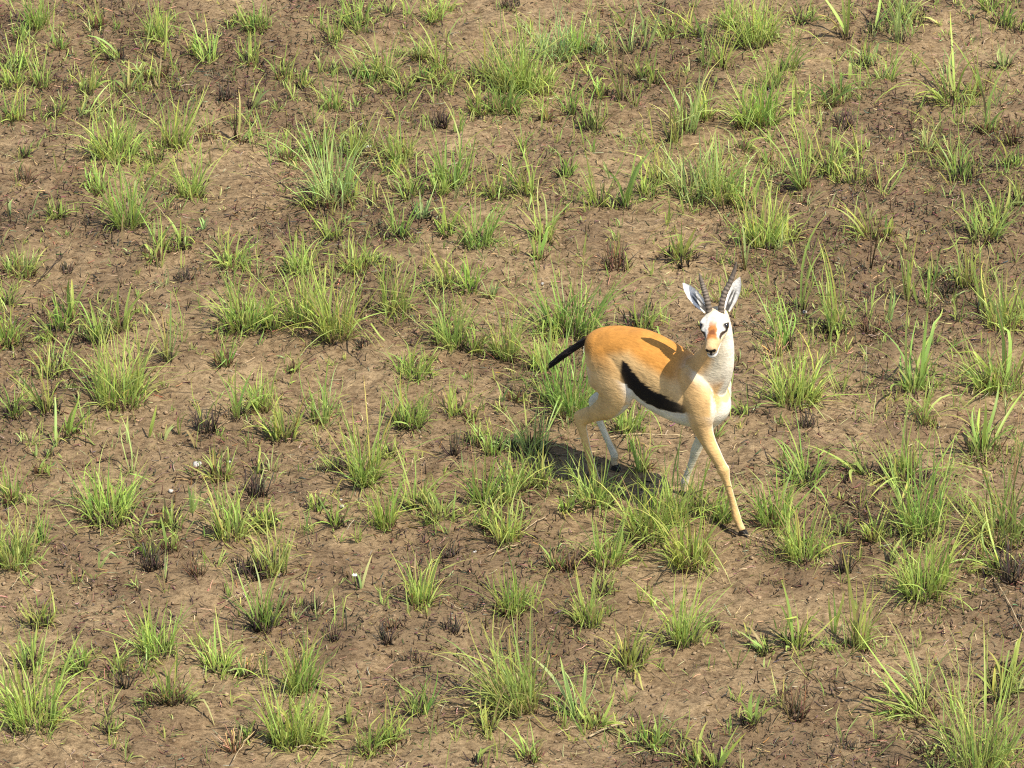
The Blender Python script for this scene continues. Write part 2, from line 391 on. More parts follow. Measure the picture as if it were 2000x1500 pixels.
# ------------------------------------------------------------------ the tufts, read off the photograph
# x y (foot of the tuft in the photo) height width kind colour lean | short reference | own label
TUFTS = '''
73 58 70 48 F g 0|tall top-left tuft|tall dense green grass tuft nearest the top left corner
117 93 45 40 S y 0
195 52 62 45 A y -.2
226 107 60 55 A y -.9
304 145 62 70 A y -.6
310 77 60 62 F y 0
320 115 82 14 B y .1
349 155 45 8 B y 0
405 115 55 60 S y -.1
380 108 45 28 S y 0
500 55 42 64 F g 0
465 42 30 40 S y -.3
490 122 46 60 S y -.1
38 85 35 30 S g 0
35 135 48 46 F g 0
82 168 50 42 F y -.1
25 170 45 50 F y 0
168 178 50 40 S y 0
186 170 46 14 B y .1
248 170 46 56 A p 0
165 225 55 36 S p .5
32 236 60 60 S y 0
108 222 30 42 S y .3
222 308 98 112 F y 0|big round upper-left tuft|big round bright grass tuft high on the left, dark hollow at its foot
342 283 85 60 F y .1
300 310 36 52 S y 0
372 382 82 66 F y 0
250 445 108 82 F y 0|tall bushy tuft at far left|tall bushy yellow-green tuft below the big round one, upper left
190 372 50 50 S g -.3
50 312 26 26 S g 0
470 270 75 36 B p .5
495 205 62 32 B p .3
698 42 52 62 F g 0|dark-centred tuft on the top edge|short dense green tuft on the top edge, dark at its centre
655 72 62 46 S y 0
757 24 30 26 S y 0
852 38 46 40 F y 0
797 33 26 20 S y 0
880 20 24 24 S y .2
555 145 50 55 S y 0
588 158 46 26 S y 0
625 135 36 10 B y 0
645 130 36 50 A p .7
710 140 60 40 S y -.6
752 145 90 62 S y 0|spiky open tuft near the top|open spiky pale tuft near the top, left of the dense thicket
787 172 52 50 S y 0
820 108 55 50 S y 0
860 130 66 44 S y 0
860 158 42 40 S y 0
825 155 36 26 S g .3
942 145 80 84 A y -.1
940 213 60 60 S y 0
985 215 60 70 F g 0
1000 165 112 90 F y 0|dense top-middle thicket|biggest dense pale thicket of grass at the top middle
650 205 50 42 S g 0
620 290 62 60 S g 0
560 300 46 52 S g 0
690 295 50 46 F y .1
775 305 66 56 F y -.1
760 333 36 44 S g .2
650 388 112 96 F p 0|pale spiky tuft below the stone|large pale spiky tuft in front of the white stone, upper left
605 400 42 40 S y -.7
885 358 110 80 S g .1|upright tuft above centre|tall upright grass tuft above the centre, three loose spikes
805 375 62 60 S y -.2
860 372 52 44 S y 0
893 250 38 24 S g 0
963 337 50 8 B y 0
970 380 50 62 S y 0
1032 168 98 80 F y 0
1085 110 72 82 F b 0
1125 105 62 46 F y 0
1150 105 42 40 S b .2
1068 178 50 40 S y 0
1115 210 80 28 S g 0
1065 227 46 40 A d -.4
1157 243 58 52 D g 0
1170 178 42 50 A y 0
1213 185 112 30 A y -.2
1228 108 62 28 S p -.1
1215 45 52 24 B y -.3
1262 105 100 26 B p .1
1250 147 50 28 S y 0
1280 152 62 44 B y 0
1365 70 72 46 A y -1
1305 62 40 46 S y -.4
1420 52 50 40 F g 0
1470 88 86 80 F y 0
1382 127 100 24 S y 0
1410 122 62 30 S y 0
1345 140 26 24 S y 0
1342 250 110 58 S p 0|tall pale wisp right of top middle|tall pale wispy tuft, upper middle right, with bent dry stalks
1313 262 70 30 S d 0
1375 222 62 40 F y .1
1468 235 72 82 F g 0|vivid upper-right tuft|vivid dense green tuft in the upper right, short and even
1455 285 50 60 A y .6
1020 285 46 20 S g 0
1035 375 92 38 S y -.1
1010 375 46 50 A y -.4
1103 333 40 42 D g 0
1168 385 86 50 S y 0
1220 390 120 56 B g 0|broad upright blades behind the gazelle|tallest broad upright green blades behind the gazelle's back
1265 375 62 50 S y .2
1290 345 70 70 S y 0
1360 368 82 112 F p 0|wide pale mat|wide pale mat of grass upper right, behind the gazelle's head
1410 380 90 96 F y .1
1455 392 62 56 S y .1
1500 78 72 40 S y 0
1495 235 72 64 F g 0
1512 170 82 40 S y -.1
1540 130 70 40 S y .2
1555 222 72 14 B y 0
1570 42 42 60 S y .2
1650 73 82 34 B y -.3
1708 66 66 36 B y .4
1700 120 60 60 A p 0
1757 88 100 28 S p .1
1762 50 56 14 B y 0
1768 48 40 110 A p 1.0
1618 198 82 58 B y 0
1660 150 56 10 B y 0
1642 180 60 60 B y .1
1722 152 26 18 S p 0
1737 155 46 22 D g .2
1855 190 92 112 A y -.6|arching upper-right tuft|broad arching tuft leaning left, right of the top middle, dark foot
1925 250 82 56 B y 0
1920 180 86 28 B y -.2
1960 50 52 60 B g .1
1930 28 32 40 F g 0
1995 60 42 40 B y .3
1960 130 42 40 S p 0
1895 180 46 24 S y 0
1812 288 42 36 S p 0
1853 317 90 28 S d -.2
1880 350 56 66 D g 0|dark-hearted tuft at the right|low dark-hearted green tuft in the upper right with a black base
1975 333 42 40 S g 0
1620 338 62 58 F y -.1|compact tuft with long shadow|compact bright tuft upper right with a shadow streak to its left
1587 310 42 26 S y .1
1670 357 42 60 S y 0
1678 303 50 20 S y -.3
1500 310 40 52 A y 0
1568 365 100 36 S y -.3
18 420 36 18 B b 0
110 425 36 42 F y 0
317 490 76 36 S y .2
357 482 56 60 B y .2
398 452 26 20 B b .3
300 508 32 56 A y -.3
38 527 46 86 F y 0|low wide tuft by the left edge|low wide yellow-green tuft by the left edge, level with the horns
455 527 56 84 S y 0
13 590 42 50 S y 0
15 668 62 60 F g 0
140 617 92 26 B y -.2
117 640 82 46 S g 0
98 660 46 36 S y -.7
192 658 92 96 A y -.1|loose arching tuft on the left|loose arching wide-bladed tuft on the left, mid height of the picture
240 645 82 60 B y .1
330 706 86 38 S d 0
478 640 96 108 F y 0|full tuft with trailing arches|full grass tuft left of centre, two long blades arching to its left
440 715 42 40 D g 0
232 775 112 138 F y 0|wide left-hand fountain tuft|wide fountain-shaped tuft on the left, black at the crown
103 725 62 80 S y 0
468 810 82 70 A y .2
648 460 62 50 S y 0
782 455 66 40 S g 0
812 468 26 20 S g 0
823 420 52 60 A b 0
872 448 56 40 S g 0
935 470 76 82 F g .1|dark-sided tuft above centre|tuft above the picture centre, dark stems on its left side
585 535 66 70 F y 0
693 530 56 60 F y 0
725 520 46 40 S y .2
867 558 62 60 S y -.2
915 565 66 60 S y .1
960 570 36 32 S p 0
770 605 82 72 F y .1|brown-footed tuft near centre|tuft near the centre with broken brown stubs at its foot
588 635 112 72 F y 0
658 660 132 96 F y 0|tallest bright tuft left of centre|tallest bright dense tuft left of the picture centre
535 645 62 50 S y 0
880 668 86 90 F y 0
927 678 56 42 S y .2
990 690 92 66 F y 0|fan tuft left of the tail|fan-shaped tuft standing behind and left of the gazelle's tail
810 730 56 92 F g 0|low cushion at the centre left|low wide green cushion of grass left of the gazelle's tail tip
572 725 28 28 B g 0
628 815 92 50 S g 0
1050 500 62 44 B y 0
1063 458 82 60 S y 0
1332 495 82 100 B y .1|bright broad-leaved clump|bright broad-leaved clump just behind and left of the horns
1455 515 112 14 B p 0
1427 540 50 18 B g 0
1490 470 92 90 F y 0|rounded tuft above the right ear|rounded grass tuft behind and right of the gazelle's ears
1530 462 60 60 S y .2
1078 640 100 84 S g -.3|forked tuft behind the rump|forked spreading tuft directly behind the gazelle's rump
1100 650 60 40 S y 0
1135 648 116 90 S g .35
1260 637 66 60 S y .1
1063 713 72 60 F y 0
1072 778 82 60 S g -.2
1120 805 130 112 F g 0|thicket under the tail|thick green grass under and behind the gazelle's tail
1405 580 52 14 B y -.2
1697 460 62 80 A y -.3
1732 462 42 50 B y 0
1925 468 62 90 S y 0
1950 440 82 46 B y .3
1990 400 42 40 S y 0
1568 590 122 40 B y .05|tall narrow sheaf right of the head|tall narrow sheaf of broad blades right of the gazelle's head
1630 632 102 60 S y -.15
1532 662 82 50 S g -.2
1663 628 32 24 S p 0
1735 618 72 18 S p 0
1773 580 112 16 S y 0
1795 590 56 9 B y 0
1815 585 72 18 S g 0
1823 537 42 32 S p 0
1870 628 36 26 S y 0
1890 550 72 50 S y 0
1920 592 72 60 B y 0
1960 632 82 80 F y 0
1995 605 90 40 B y 0
1965 745 132 130 B y 0|leafy right-edge tuft|large leafy tuft cut by the right edge, level with the belly
1930 750 90 60 S y -.3
1785 755 132 120 B y -.1|tall leafy tuft with dead stalks|tall leafy tuft right of the gazelle's chest, dead stalks rising through it
1553 782 100 112 F y .1|rounded tuft right of the chest|full rounded tuft standing right of the gazelle's chest
26 808 56 50 S g 0
92 800 92 80 A y -.2
108 870 76 24 B p 0
138 850 62 62 A g .2
70 890 28 14 B p -.2
98 885 28 26 B p .2
231 857 46 11 B p 0
250 865 50 11 B p 0
291 852 52 14 B y .2
322 852 32 14 B p .2
351 842 46 10 B g 0
382 870 56 11 B y -.1
27 975 72 60 S g 0
80 920 32 40 A y .3
212 1000 100 122 F y 0|broad bushy lower-left tuft|broad bushy yellow-green tuft in the left half, orange litter at its foot
330 1015 92 46 B y -.15|strap-leaved tuft among black stems|strap-leaved tuft among black burnt stems, lower left
333 1068 62 52 B y 0
290 1078 62 60 B g -.1
375 992 56 18 B p .2
430 925 52 62 S y 0
452 1035 82 82 F y 0
520 1015 42 50 S y 0
28 1110 92 100 F y 0|wide tuft low on the left edge|wide grass tuft on the left edge below the middle
83 1065 52 30 S g .1
193 1112 72 14 B p .1
512 790 62 60 F y 0
560 845 102 60 S y .1
540 850 62 50 A y -.4
800 823 66 86 F g 0|low green tuft left of the hock|low bushy green tuft halfway between picture centre and left hind leg
888 802 66 56 S y .1
920 812 36 30 S y 0
980 787 42 10 B p 0
1005 785 30 30 S y .1
712 930 132 80 F y 0|tall split tuft below centre left|tall split tuft below centre left with dark litter on its left
760 880 42 40 S y 0
650 910 36 40 A y -.7
503 912 42 26 S y 0
927 868 36 32 S y .1
965 888 62 60 S y 0
815 985 86 50 S y 0
860 1012 56 86 S y 0
752 1025 86 50 F y 0
945 985 86 70 S g 0
985 975 72 60 F y 0
955 1035 50 46 S y 0
990 1058 72 72 F y 0
620 990 36 42 S y .1
658 1020 52 40 S y .1
515 1015 36 60 S y 0
532 1108 76 82 F y 0|bright sharp tuft lower left|bright sharp-bladed tuft lower left, rust-brown stubs at its left foot
823 1178 82 60 F y .1|bright upright tuft below centre|small bright upright tuft below the picture centre
705 1140 66 18 B p .1
1053 950 56 50 S y 0
1010 960 62 46 S y 0
1040 880 92 80 S p 0
995 880 40 46 S p 0
1165 985 82 86 F y 0|tuft hiding the near hind hoof|bright tuft hiding the gazelle's near hind hoof
1107 1000 52 40 S y 0
1225 845 76 80 S y .1|tuft under the belly|wiry tuft seen under the gazelle's belly between the legs
1255 920 76 40 S y 0
1230 885 42 20 S g 0
1455 812 56 30 S y -.5
1395 855 32 30 S y .1
1265 1050 100 110 F y 0|bushy tuft between the hooves|bushy tuft in front of the gazelle, left half of the big clump
1318 1022 112 80 S y 0
1350 1100 112 92 F y 0
1370 1000 82 70 S y .2
1412 1020 60 50 F g 0
1190 1095 100 92 S y .1
1085 1110 42 40 S y -.1
1510 1025 102 70 F g 0|dark tuft right of the forehoof|dark green tuft just right of the gazelle's front hoof
1572 950 86 82 S g 0
1683 932 82 60 B y -.9
1765 940 112 132 B y -.2|strap-leaved tuft with tall red stems|strap-leaved sprawling tuft on the right with tall reddish stems
1805 825 82 60 A y .2
1920 888 102 120 B g .1|deep green leafy tuft at right|deep green leafy tuft near the right edge, below the middle
1570 1088 86 92 F y 0
1648 1045 36 32 S y 0
1706 1055 52 50 S y 0
1795 1048 132 110 F y 0
1805 1162 122 112 F y 0|straw-stemmed tuft at lower right|tall tuft with many straw-coloured stems, lower right
1960 1055 152 150 S y 0|great right-edge tussock|great loose tussock on the right edge below the middle
1740 1105 42 26 B b .3
1950 1130 82 110 A y -.9
75 1227 62 50 S y -.1
92 1225 32 42 F y .1
68 1415 132 150 F y 0|largest bottom-left tussock|largest tall tussock near the bottom left corner
60 1302 62 70 S y .1
153 1390 62 18 B y .2
153 1313 46 60 S g 0
307 1270 76 96 F y 0|square-topped tuft lower left|square-topped bright tuft in the lower left, dark hollow at its right
232 1312 42 40 S y 0
427 1297 76 80 S y -.1
468 1303 46 26 B p 0
335 1370 62 60 D g .2|black-centred sprawling tuft|sprawling tuft lower left, black centre and blades fanned flat to the right
365 1372 70 50 A p 1.0
300 1372 40 50 A g -.9
216 1430 36 32 S y 0
483 1435 42 26 S y 0
515 1220 92 70 D g 0|black-based tuft lower left|dark green tuft over a black and rust base, lower left
586 1340 96 70 F g .1
560 1440 112 90 F y 0|tall leaning bottom tuft|tall ragged tuft near the bottom, left of middle, dark left foot
600 1440 72 90 F y .2
680 1405 72 28 B y .2
724 1465 62 80 S y 0
765 1450 72 62 S y .1
820 1395 66 70 S y 0
1007 1390 152 130 F y -.35|large bright tuft at bottom middle|large bright tuft at the bottom middle leaning left over its shadow
955 1430 62 46 S y 0
930 1500 52 40 B y 0
1000 1195 76 72 F g 0
1150 1212 76 70 F y -.05
1180 1150 42 40 S y .2
1230 1300 96 90 S y .1|brown-based wiry tuft|wiry tuft with burnt brown base, below the gazelle
1335 1253 106 82 F y .05|star-shaped tuft below the gazelle|star-shaped tuft with one tall blade, below the gazelle's front legs
1253 1170 32 20 S y 0
1275 1180 32 12 S y 0
1125 1400 122 80 B p -.05|tall strap blades at bottom middle|tall pale strap blades at the bottom middle, right of the bright tuft
1160 1420 72 80 B y .2
1275 1445 62 82 S y 0
1470 1415 86 60 B y .1
1355 1500 62 90 B y -.7
1400 1500 82 60 B y .1
1037 1495 62 50 S y 0
1555 1265 112 92 B y -.1|crossed broad blades lower right|open crossed broad blades on the lower right, one arching left
1490 1270 50 60 A p -.6
1628 1232 82 14 B y 0
1678 1265 142 88 B y .1|bright broad sheaf lower right|brightest broad-bladed sheaf in the lower right
1790 1390 132 120 A y -.9
1805 1360 122 30 S p -.1
1910 1500 165 140 F y 0|corner tussock|dense bright tussock filling the bottom right corner
1955 1350 82 100 B y .1
1980 1320 72 60 B y .2
1810 1470 26 50 B y -.2
'''
# burnt clumps: x y height width colour
STUBS = '''
47 358 40 36 r
440 195 46 26 k
458 268 120 8 k
405 262 32 40 r
862 235 42 30 k
1240 190 50 10 k
1647 240 42 38 k
1975 283 62 26 r
1704 365 42 30 r
130 520 28 26 k
360 550 26 34 k
711 678 24 30 k
748 455 28 30 k
1205 515 58 52 r
1240 632 42 32 k
1515 685 60 24 t
1701 632 38 38 r
1850 558 28 34 k
1683 757 92 12 t
403 838 62 42 k
300 1105 62 40 k
385 1120 52 30 r
488 1118 52 52 k
667 905 34 48 k
500 965 62 40 k
888 895 62 16 k
935 878 72 9 r
1105 1108 62 42 r
1175 1105 42 40 r
1578 835 38 40 k
1678 992 28 12 k
1648 1120 62 30 k
1975 1150 102 34 k
246 1345 82 14 k
487 1302 58 20 t
457 1456 72 30 t
753 1255 50 22 k
677 1237 48 12 k
653 1252 46 16 k
765 1232 38 26 r
880 1235 38 34 k
607 1185 34 30 k
802 1280 22 34 k
1555 1395 72 44 r
1650 1455 28 40 k
1395 1220 24 30 k
880 1075 30 34 k
560 1180 30 30 r
1000 20 30 40 k
1300 28 60 8 k
1700 520 120 6 r
'''
# pale bits lying on the soil: x y size kind
STONES = [(719, 282, 15, 'white stone', 'small white rounded stone lying on bare soil in the upper left half'),
          (385, 902, 22, 'bone', 'flat pale grey and white scrap of bone left of the middle row'),
          (447, 893, 9, 'white pebble', 'tiny white pebble right of the flat pale bone scrap'),
          (333, 948, 14, 'white pebble', 'white pebble behind the strap-leaved tuft among black stems'),
          (1059, 540, 9, 'white pebble', 'tiny white pebble above the forked tuft behind the rump'),
          (1572, 597, 14, 'white stone', 'white speckled stone at the foot of the tall narrow sheaf'),
          (668, 985, 13, 'white flake', 'flat white flake on open soil below the tall split tuft'),
          (666, 973, 7, 'white pebble', 'tiny white pebble just above the flat white flake'),
          (793, 963, 9, 'white pebble', 'small white pebble right of the tall split tuft'),
          (768, 991, 7, 'white pebble', 'tiny white pebble below the middle, beside a small upright tuft'),
          (927, 1074, 9, 'white pebble', 'white pebble left of the long pale straw below centre')]
STRAWS = [(955, 1088, 1012, 1074, 'long pale straw lying on the soil below the picture centre'),
          (1018, 1050, 1066, 1016, 'pale slanting straw in front of the hind legs, lower middle'),
          (1150, 1443, 1215, 1418, 'pair-thick pale straw at the bottom middle below the strap blades'),
          (1180, 860, 1330, 855, 'thin pale straw lying level under the gazelle'),
          (1917, 1110, 2000, 1252, 'long bent dry stalk slanting to the right edge, lower right'),
          (480, 345, 512, 347, 'short grey weathered leaf strip on bare soil, upper left'),
          (130, 495, 72, 558, 'dark burnt twig lying beside the left-hand black stub'),
          (170, 545, 200, 540, 'reddish straw right of the burnt twig on the left'),
          (200, 1412, 245, 1375, 'burnt dark twig lying below the black stems, bottom left'),
          (262, 1380, 298, 1412, 'second burnt twig meeting the first in a vee, bottom left'),
          (455, 1490, 490, 1440, 'pale dry stalk leaning out of the soil at the bottom left'),
          (440, 1180, 488, 1160, 'pale straw left of the black-based tuft'),
          (25, 1160, 55, 1130, 'pale straw pointing up right below the wide left-edge tuft'),
          (862, 1175, 900, 1195, 'dry straw right of the bright upright tuft below centre'),
          (575, 1463, 622, 1466, 'short pale straw below the tall leaning bottom tuft'),
          (1445, 1048, 1500, 1063, 'dry grass stalk lying beside the gazelle\'s front hoof'),
          (1405, 1033, 1440, 1050, 'dark curled bark strip just left of the front hoof'),
          (635, 1480, 740, 1458, 'long dark twig lying below the bottom tufts, left of middle'),
          (870, 1390, 915, 1391, 'thin pale straw left of the bottom middle shadow'),
          (1980, 1170, 1890, 1145, 'brown dry stalk lying below the great right-edge tussock'),
          (1760, 1420, 1850, 1462, 'dark burnt stalk lying in front of the leaning lower-right blades'),
          (760, 640, 742, 618, 'grey forked twig left of the brown-footed tuft'),
          (1090, 1440, 1130, 1425, 'tan straw at the bottom middle, under the strap blades')]

FORM = {'F': 'bushy', 'S': 'wispy', 'A': 'arching', 'B': 'broad-bladed', 'D': 'dark-based'}
HUE = {'y': 'yellow-green', 'g': 'green', 'b': 'blue-green', 'p': 'pale green', 'd': 'straw-tinged'}
def parse(txt):
    out = []
    for ln in txt.strip().splitlines():
        a, *rest = ln.split('|')
        f = a.split()
        out.append(([float(v) for v in f[:4]], f[4:], [r.strip() for r in rest]))
    return out
tufts = parse(TUFTS)
ANCH = [(719, 282, 'the white stone'), (1085, 700, "the gazelle's tail"), (1400, 640, "the gazelle's face"),
        (1450, 1043, "the gazelle's front hoof")]
for (x, y, h, w), k, r in tufts:
    if r: ANCH.append((x, y - h * 0.4, 'the ' + r[0]))
# labels for the others: look + where they stand relative to something that can be found
def where(dx, dy):
    a = math.degrees(math.atan2(-dy, dx)) % 360
    return ['right of', 'behind-right of', 'behind', 'behind-left of', 'left of', 'front-left of', 'in front of', 'front-right of'][int((a + 22.5) // 45) % 8]
def size_word(h, w):
    return 'tiny' if h < 33 else 'small' if h < 55 else 'tall' if h > 92 else ''
slots = {}
def place_label(i, x, y, noun, look):
    best = min(ANCH, key=lambda a: math.hypot(a[0] - x, (a[1] - y) * 1.15) if (abs(a[0] - x) + abs(a[1] - y)) > 6 else 1e9)
    d = math.hypot(best[0] - x, (best[1] - y) * 1.15)
    return (best[2], where(x - best[0], y - best[1]), d)
info = []
for i, ((x, y, h, w), k, r) in enumerate(tufts):
    if r: continue
    look = ' '.join(v for v in (size_word(h, w), FORM[k[0]], HUE[k[1]]) if v)
    ref, dr, d = place_label(i, x, y - h * 0.4, 'tuft', look)
    info.append([i, look, ref, dr, d])
bykey = {}
for it in info:
    bykey.setdefault((it[1], it[2], it[3]), []).append(it)
LABEL = {}
for key, its in bykey.items():
    its.sort(key=lambda t: t[4])
    for n, it in enumerate(its):
        noun = 'blade' if (tufts[it[0]][1][0] == 'B' and tufts[it[0]][0][3] < 13) else 'tuft'
        look = it[1]
        base = f"{look} grass {noun} {it[3]} {it[2]}"
        if len(its) > 1:
            base = f"{look} grass {noun}, {['nearest', 'second', 'third', 'fourth', 'fifth'][n]} {it[3]} {it[2]}"
        LABEL[it[0]] = base
for i, (g, k, r) in enumerate(tufts):
    if r: LABEL[i] = r[1]

def build_tuft(i, g, k):
    global rng
    rng = np.random.default_rng(100 + i)
    px, py, h, w = g; kind, hue = k[0], k[1]; lean = float(k[2]) if len(k) > 2 else 0.0
    x, y, s = ground_at(px, py)
    big = 1.0 + 0.10 * float(sstep(1400, 1700, px)) + 0.06 * float(sstep(500, 250, py))
    H = h * big / (s * math.cos(DEP)); W = w * big / s
    root = empty('grass_tuft', (x, y, gz(x, y) - 0.004))
    tag(root, LABEL[i], 'grass tuft', 'grass tufts sprouting from the burnt soil')
    lv = (lean, rng.normal(0, 0.12))
    spread = math.atan(0.36 * W / H) + 0.10
    col = np.array(GREEN[hue]) * rng.normal(1, 0.03, 3) * rng.normal(1, 0.07)
    if kind == 'F':
        W *= 1.12
        n = int(np.clip(w * 1.15, 32, 150))
        me = blades_mesh(n, H * 1.15, spread * 1.08, W * 0.30, 0.0049, col, lv, 1.15, 6, lvar=0.33)
        o = add('blades', me, M_LEAF, root); o['kind'] = 'stuff'
        if rng.random() < 0.8:
            o = add('low_blades', blades_mesh(int(n * 0.4), H * 0.5, spread * 1.7, W * 0.32, 0.0050, col * 0.9, lv, 1.1, 4), M_LEAF, root); o['kind'] = 'stuff'
    elif kind in 'SD':
        n = int(np.clip(w * 0.62, 10, 90))
        me = blades_mesh(n, H * 1.16, spread * 1.14, W * 0.31, 0.0055, col, lv, 1.15, 6, lvar=0.33)
        o = add('blades', me, M_LEAF, root); o['kind'] = 'stuff'
        if w > 34:
            o = add('low_blades', blades_mesh(int(n * 0.5), H * 0.45, spread * 1.8, W * 0.32, 0.0052, col * 0.85, lv, 1.1, 4), M_LEAF, root); o['kind'] = 'stuff'
    else:
        if kind == 'A':
            n = int(np.clip(w * 0.16, 6, 15)); wd, drp, Lk = 0.0088, 1.35, 1.35
        else:
            n = 1 if w < 10 else 2 if w < 13 else 3 if w < 20 else int(np.clip(w * 0.13, 5, 16)); wd, drp, Lk = 0.0115, 1.1, 1.2
        V, C, Fq, per = blades(n, H * Lk, spread * 1.05, W * 0.14, wd, col, lv, drp, 7, fold=True, lvar=0.2)
        f0 = Fq[:0]
        q = 7; kk = 3
        idx = np.arange(per).reshape(q + 1, kk)
        f0 = np.concatenate([np.stack([idx[:-1, j], idx[:-1, j + 1], idx[1:, j + 1], idx[1:, j]], -1).reshape(-1, 4) for j in range(2)])
        for b in range(n):
            add('blade', mesh_from('blade', V[b], f0, C[b]), M_LEAF, root)
        if w > 40:
            o = add('low_blades', blades_mesh(int(w * 0.35), H * 0.5, spread * 1.5, W * 0.2, 0.0045, col * 0.9, lv, 1.0, 4), M_LEAF, root); o['kind'] = 'stuff'
    # last year's burnt stem bases in the crown
    if w > 24:
        dark = (0.045, 0.032, 0.022) if rng.random() < 0.6 else (0.10, 0.058, 0.030)
        n = int(np.clip(w * (1.1 if kind == 'D' else 0.7), 10, 100))
        o = add('stubble', stub_mesh(n, W * 0.33, 0.055 + 0.12 * H * (kind == 'D'), dark, 0.55, 0.0019), M_CHAR, root); o['kind'] = 'stuff'
    if h > 85 and rng.random() < 0.45:
        for _ in range(rng.integers(1, 4)):
            a = rng.uniform(0, 6.28); ti = rng.uniform(0.05, 0.4)
            L = H * rng.uniform(0.9, 1.4)
            p0 = np.array([[rng.normal(0, W * 0.1), rng.normal(0, W * 0.1), 0]])
            p1 = p0 + np.array([[math.cos(a) * math.sin(ti), math.sin(a) * math.sin(ti), math.cos(ti)]]) * L
            V, Fq, C = sticks(p0, p1, 0.0017, 0.0008, np.array([[0.30, 0.19, 0.085]]) * rng.uniform(0.6, 1.1), 4, 0.03)
            add('dry_stem', mesh_from('dry_stem', V, Fq, C), M_DRY, root)
    return root
for i, (g, k, r) in enumerate(tufts):
    build_tuft(i, g, k)

# ------------------------------------------------------------------ burnt clumps
SC = {'k': (0.070, 0.052, 0.036), 'r': (0.130, 0.084, 0.046), 't': (0.36, 0.25, 0.12)}
SN = {'k': 'black burnt', 'r': 'rust-brown burnt', 't': 'tan dry'}
sinfo = {}
sl = []
for ln in STUBS.strip().splitlines():
    f = ln.split(); x, y, h, w = map(float, f[:4]); c = f[4]
    ref, dr, d = place_label(0, x, y - h * 0.3, '', '')
    form = 'lone stem' if w < 13 else 'stubble clump'
    key = (SN[c] + ' ' + form, ref, dr)
    sinfo.setdefault(key, []).append((d, len(sl))); sl.append((x, y, h, w, c))
for key, lst in sinfo.items():
    lst.sort()
    for n, (d, j) in enumerate(lst):
        x, y, h, w, c = sl[j]
        rng = np.random.default_rng(900 + j)
        gx, gy, s = ground_at(x, y)
        H = h / (s * math.cos(DEP)); W = w / s
        pre = '' if len(lst) == 1 else ['nearer ', 'farther ', 'third '][n]
        lone = w < 13
        n_st = 2 if lone else int(np.clip(w * 1.5, 18, 75))
        me = stub_mesh(n_st, W * (0.1 if lone else 0.45), H * (1.05 if lone else 0.8), SC[c], 0.07 if lone else 0.6, 0.0022 if lone else 0.0017)
        o = add('burnt_grass_stalk' if lone else 'burnt_stubble', me, M_CHAR if c != 't' else M_DRY, None, (gx, gy, gz(gx, gy)))
        tag(o, f"{pre}{key[0]} {key[2]} {key[1]}", 'dead stem' if lone else 'stubble', 'burnt stubble left from the fire')

# ------------------------------------------------------------------ stones and straws
def stone_mesh(r, seed, flat=0.7):
    bm = bmesh.new(); bmesh.ops.create_icosphere(bm, subdivisions=2, radius=r)
    rr = random.Random(seed)
    ph = [rr.uniform(0, 6) for _ in range(6)]
    for v in bm.verts:
        n = v.co.normalized()
        k = 1 + 0.18 * math.sin(3 * n.x + ph[0]) * math.sin(3.1 * n.y + ph[1]) + 0.12 * math.sin(5 * n.z + ph[2] + 3 * n.x)
        v.co = Vector((v.co.x * k * (1 + 0.25 * math.sin(ph[3])), v.co.y * k, v.co.z * k * flat))
    me = bpy.data.meshes.new('stone'); bm.to_mesh(me); bm.free()
    at = me.color_attributes.new('Col', 'FLOAT_COLOR', 'POINT')
    for d in at.data: d.color = (0.40, 0.38, 0.34, 1)
    for p in me.polygons: p.use_smooth = True
    return me
for j, (px, py, sz, nm, lab) in enumerate(STONES):
    x, y, s = ground_at(px, py); r = sz * 0.75 / s / 2
    fl = 0.3 if nm in ('bone', 'white flake') else 0.7
    o = add(nm.replace(' ', '_'), stone_mesh(r, j, fl), M_STONE, None, (x, y, gz(x, y) + r * fl * 0.4))
    o.rotation_euler = (0, 0, j * 1.3)
    tag(o, lab, 'bone' if nm == 'bone' else 'pebble', None if nm == 'bone' else 'white pebbles on the soil')
rng = np.random.default_rng(5)
for j, (x0, y0, x1, y1, lab) in enumerate(STRAWS):
    ax, ay, s = ground_at(x0, y0); bx, by, s = ground_at(x1, y1)
    n = 7; P = []
    for q in range(n):
        t = q / (n - 1); X = ax + (bx - ax) * t; Y = ay + (by - ay) * t
        P.append([X + rng.normal(0, 0.002), Y + rng.normal(0, 0.003), max(gz(X, Y), 0.0) + 0.010 + 0.004 * math.sin(t * 3)])
    P = np.array(P); c0 = P.mean(0).copy(); c0[2] = P[:, 2].min(); P = P - c0
    dark = any(k in lab for k in ('dark', 'burnt')); brown = 'brown' in lab or 'grey' in lab or 'red' in lab
    col = (0.05, 0.035, 0.025) if dark else (0.24, 0.17, 0.10) if brown else (0.38, 0.29, 0.17)
    r = 0.0042 if ('pair' in lab or 'leaf' in lab or 'bark' in lab) else 0.0020
    V, Fq, C = sticks(P[:-1], P[1:], r, r, np.repeat(np.array([col]), n - 1, 0), 4, 0)
    o = add('burnt_twig' if dark else 'straw', mesh_from('straw', V, Fq, C), M_DRY, None, c0)
    tag(o, lab, 'twig' if dark else 'straw', 'dead stalks lying on the ground')

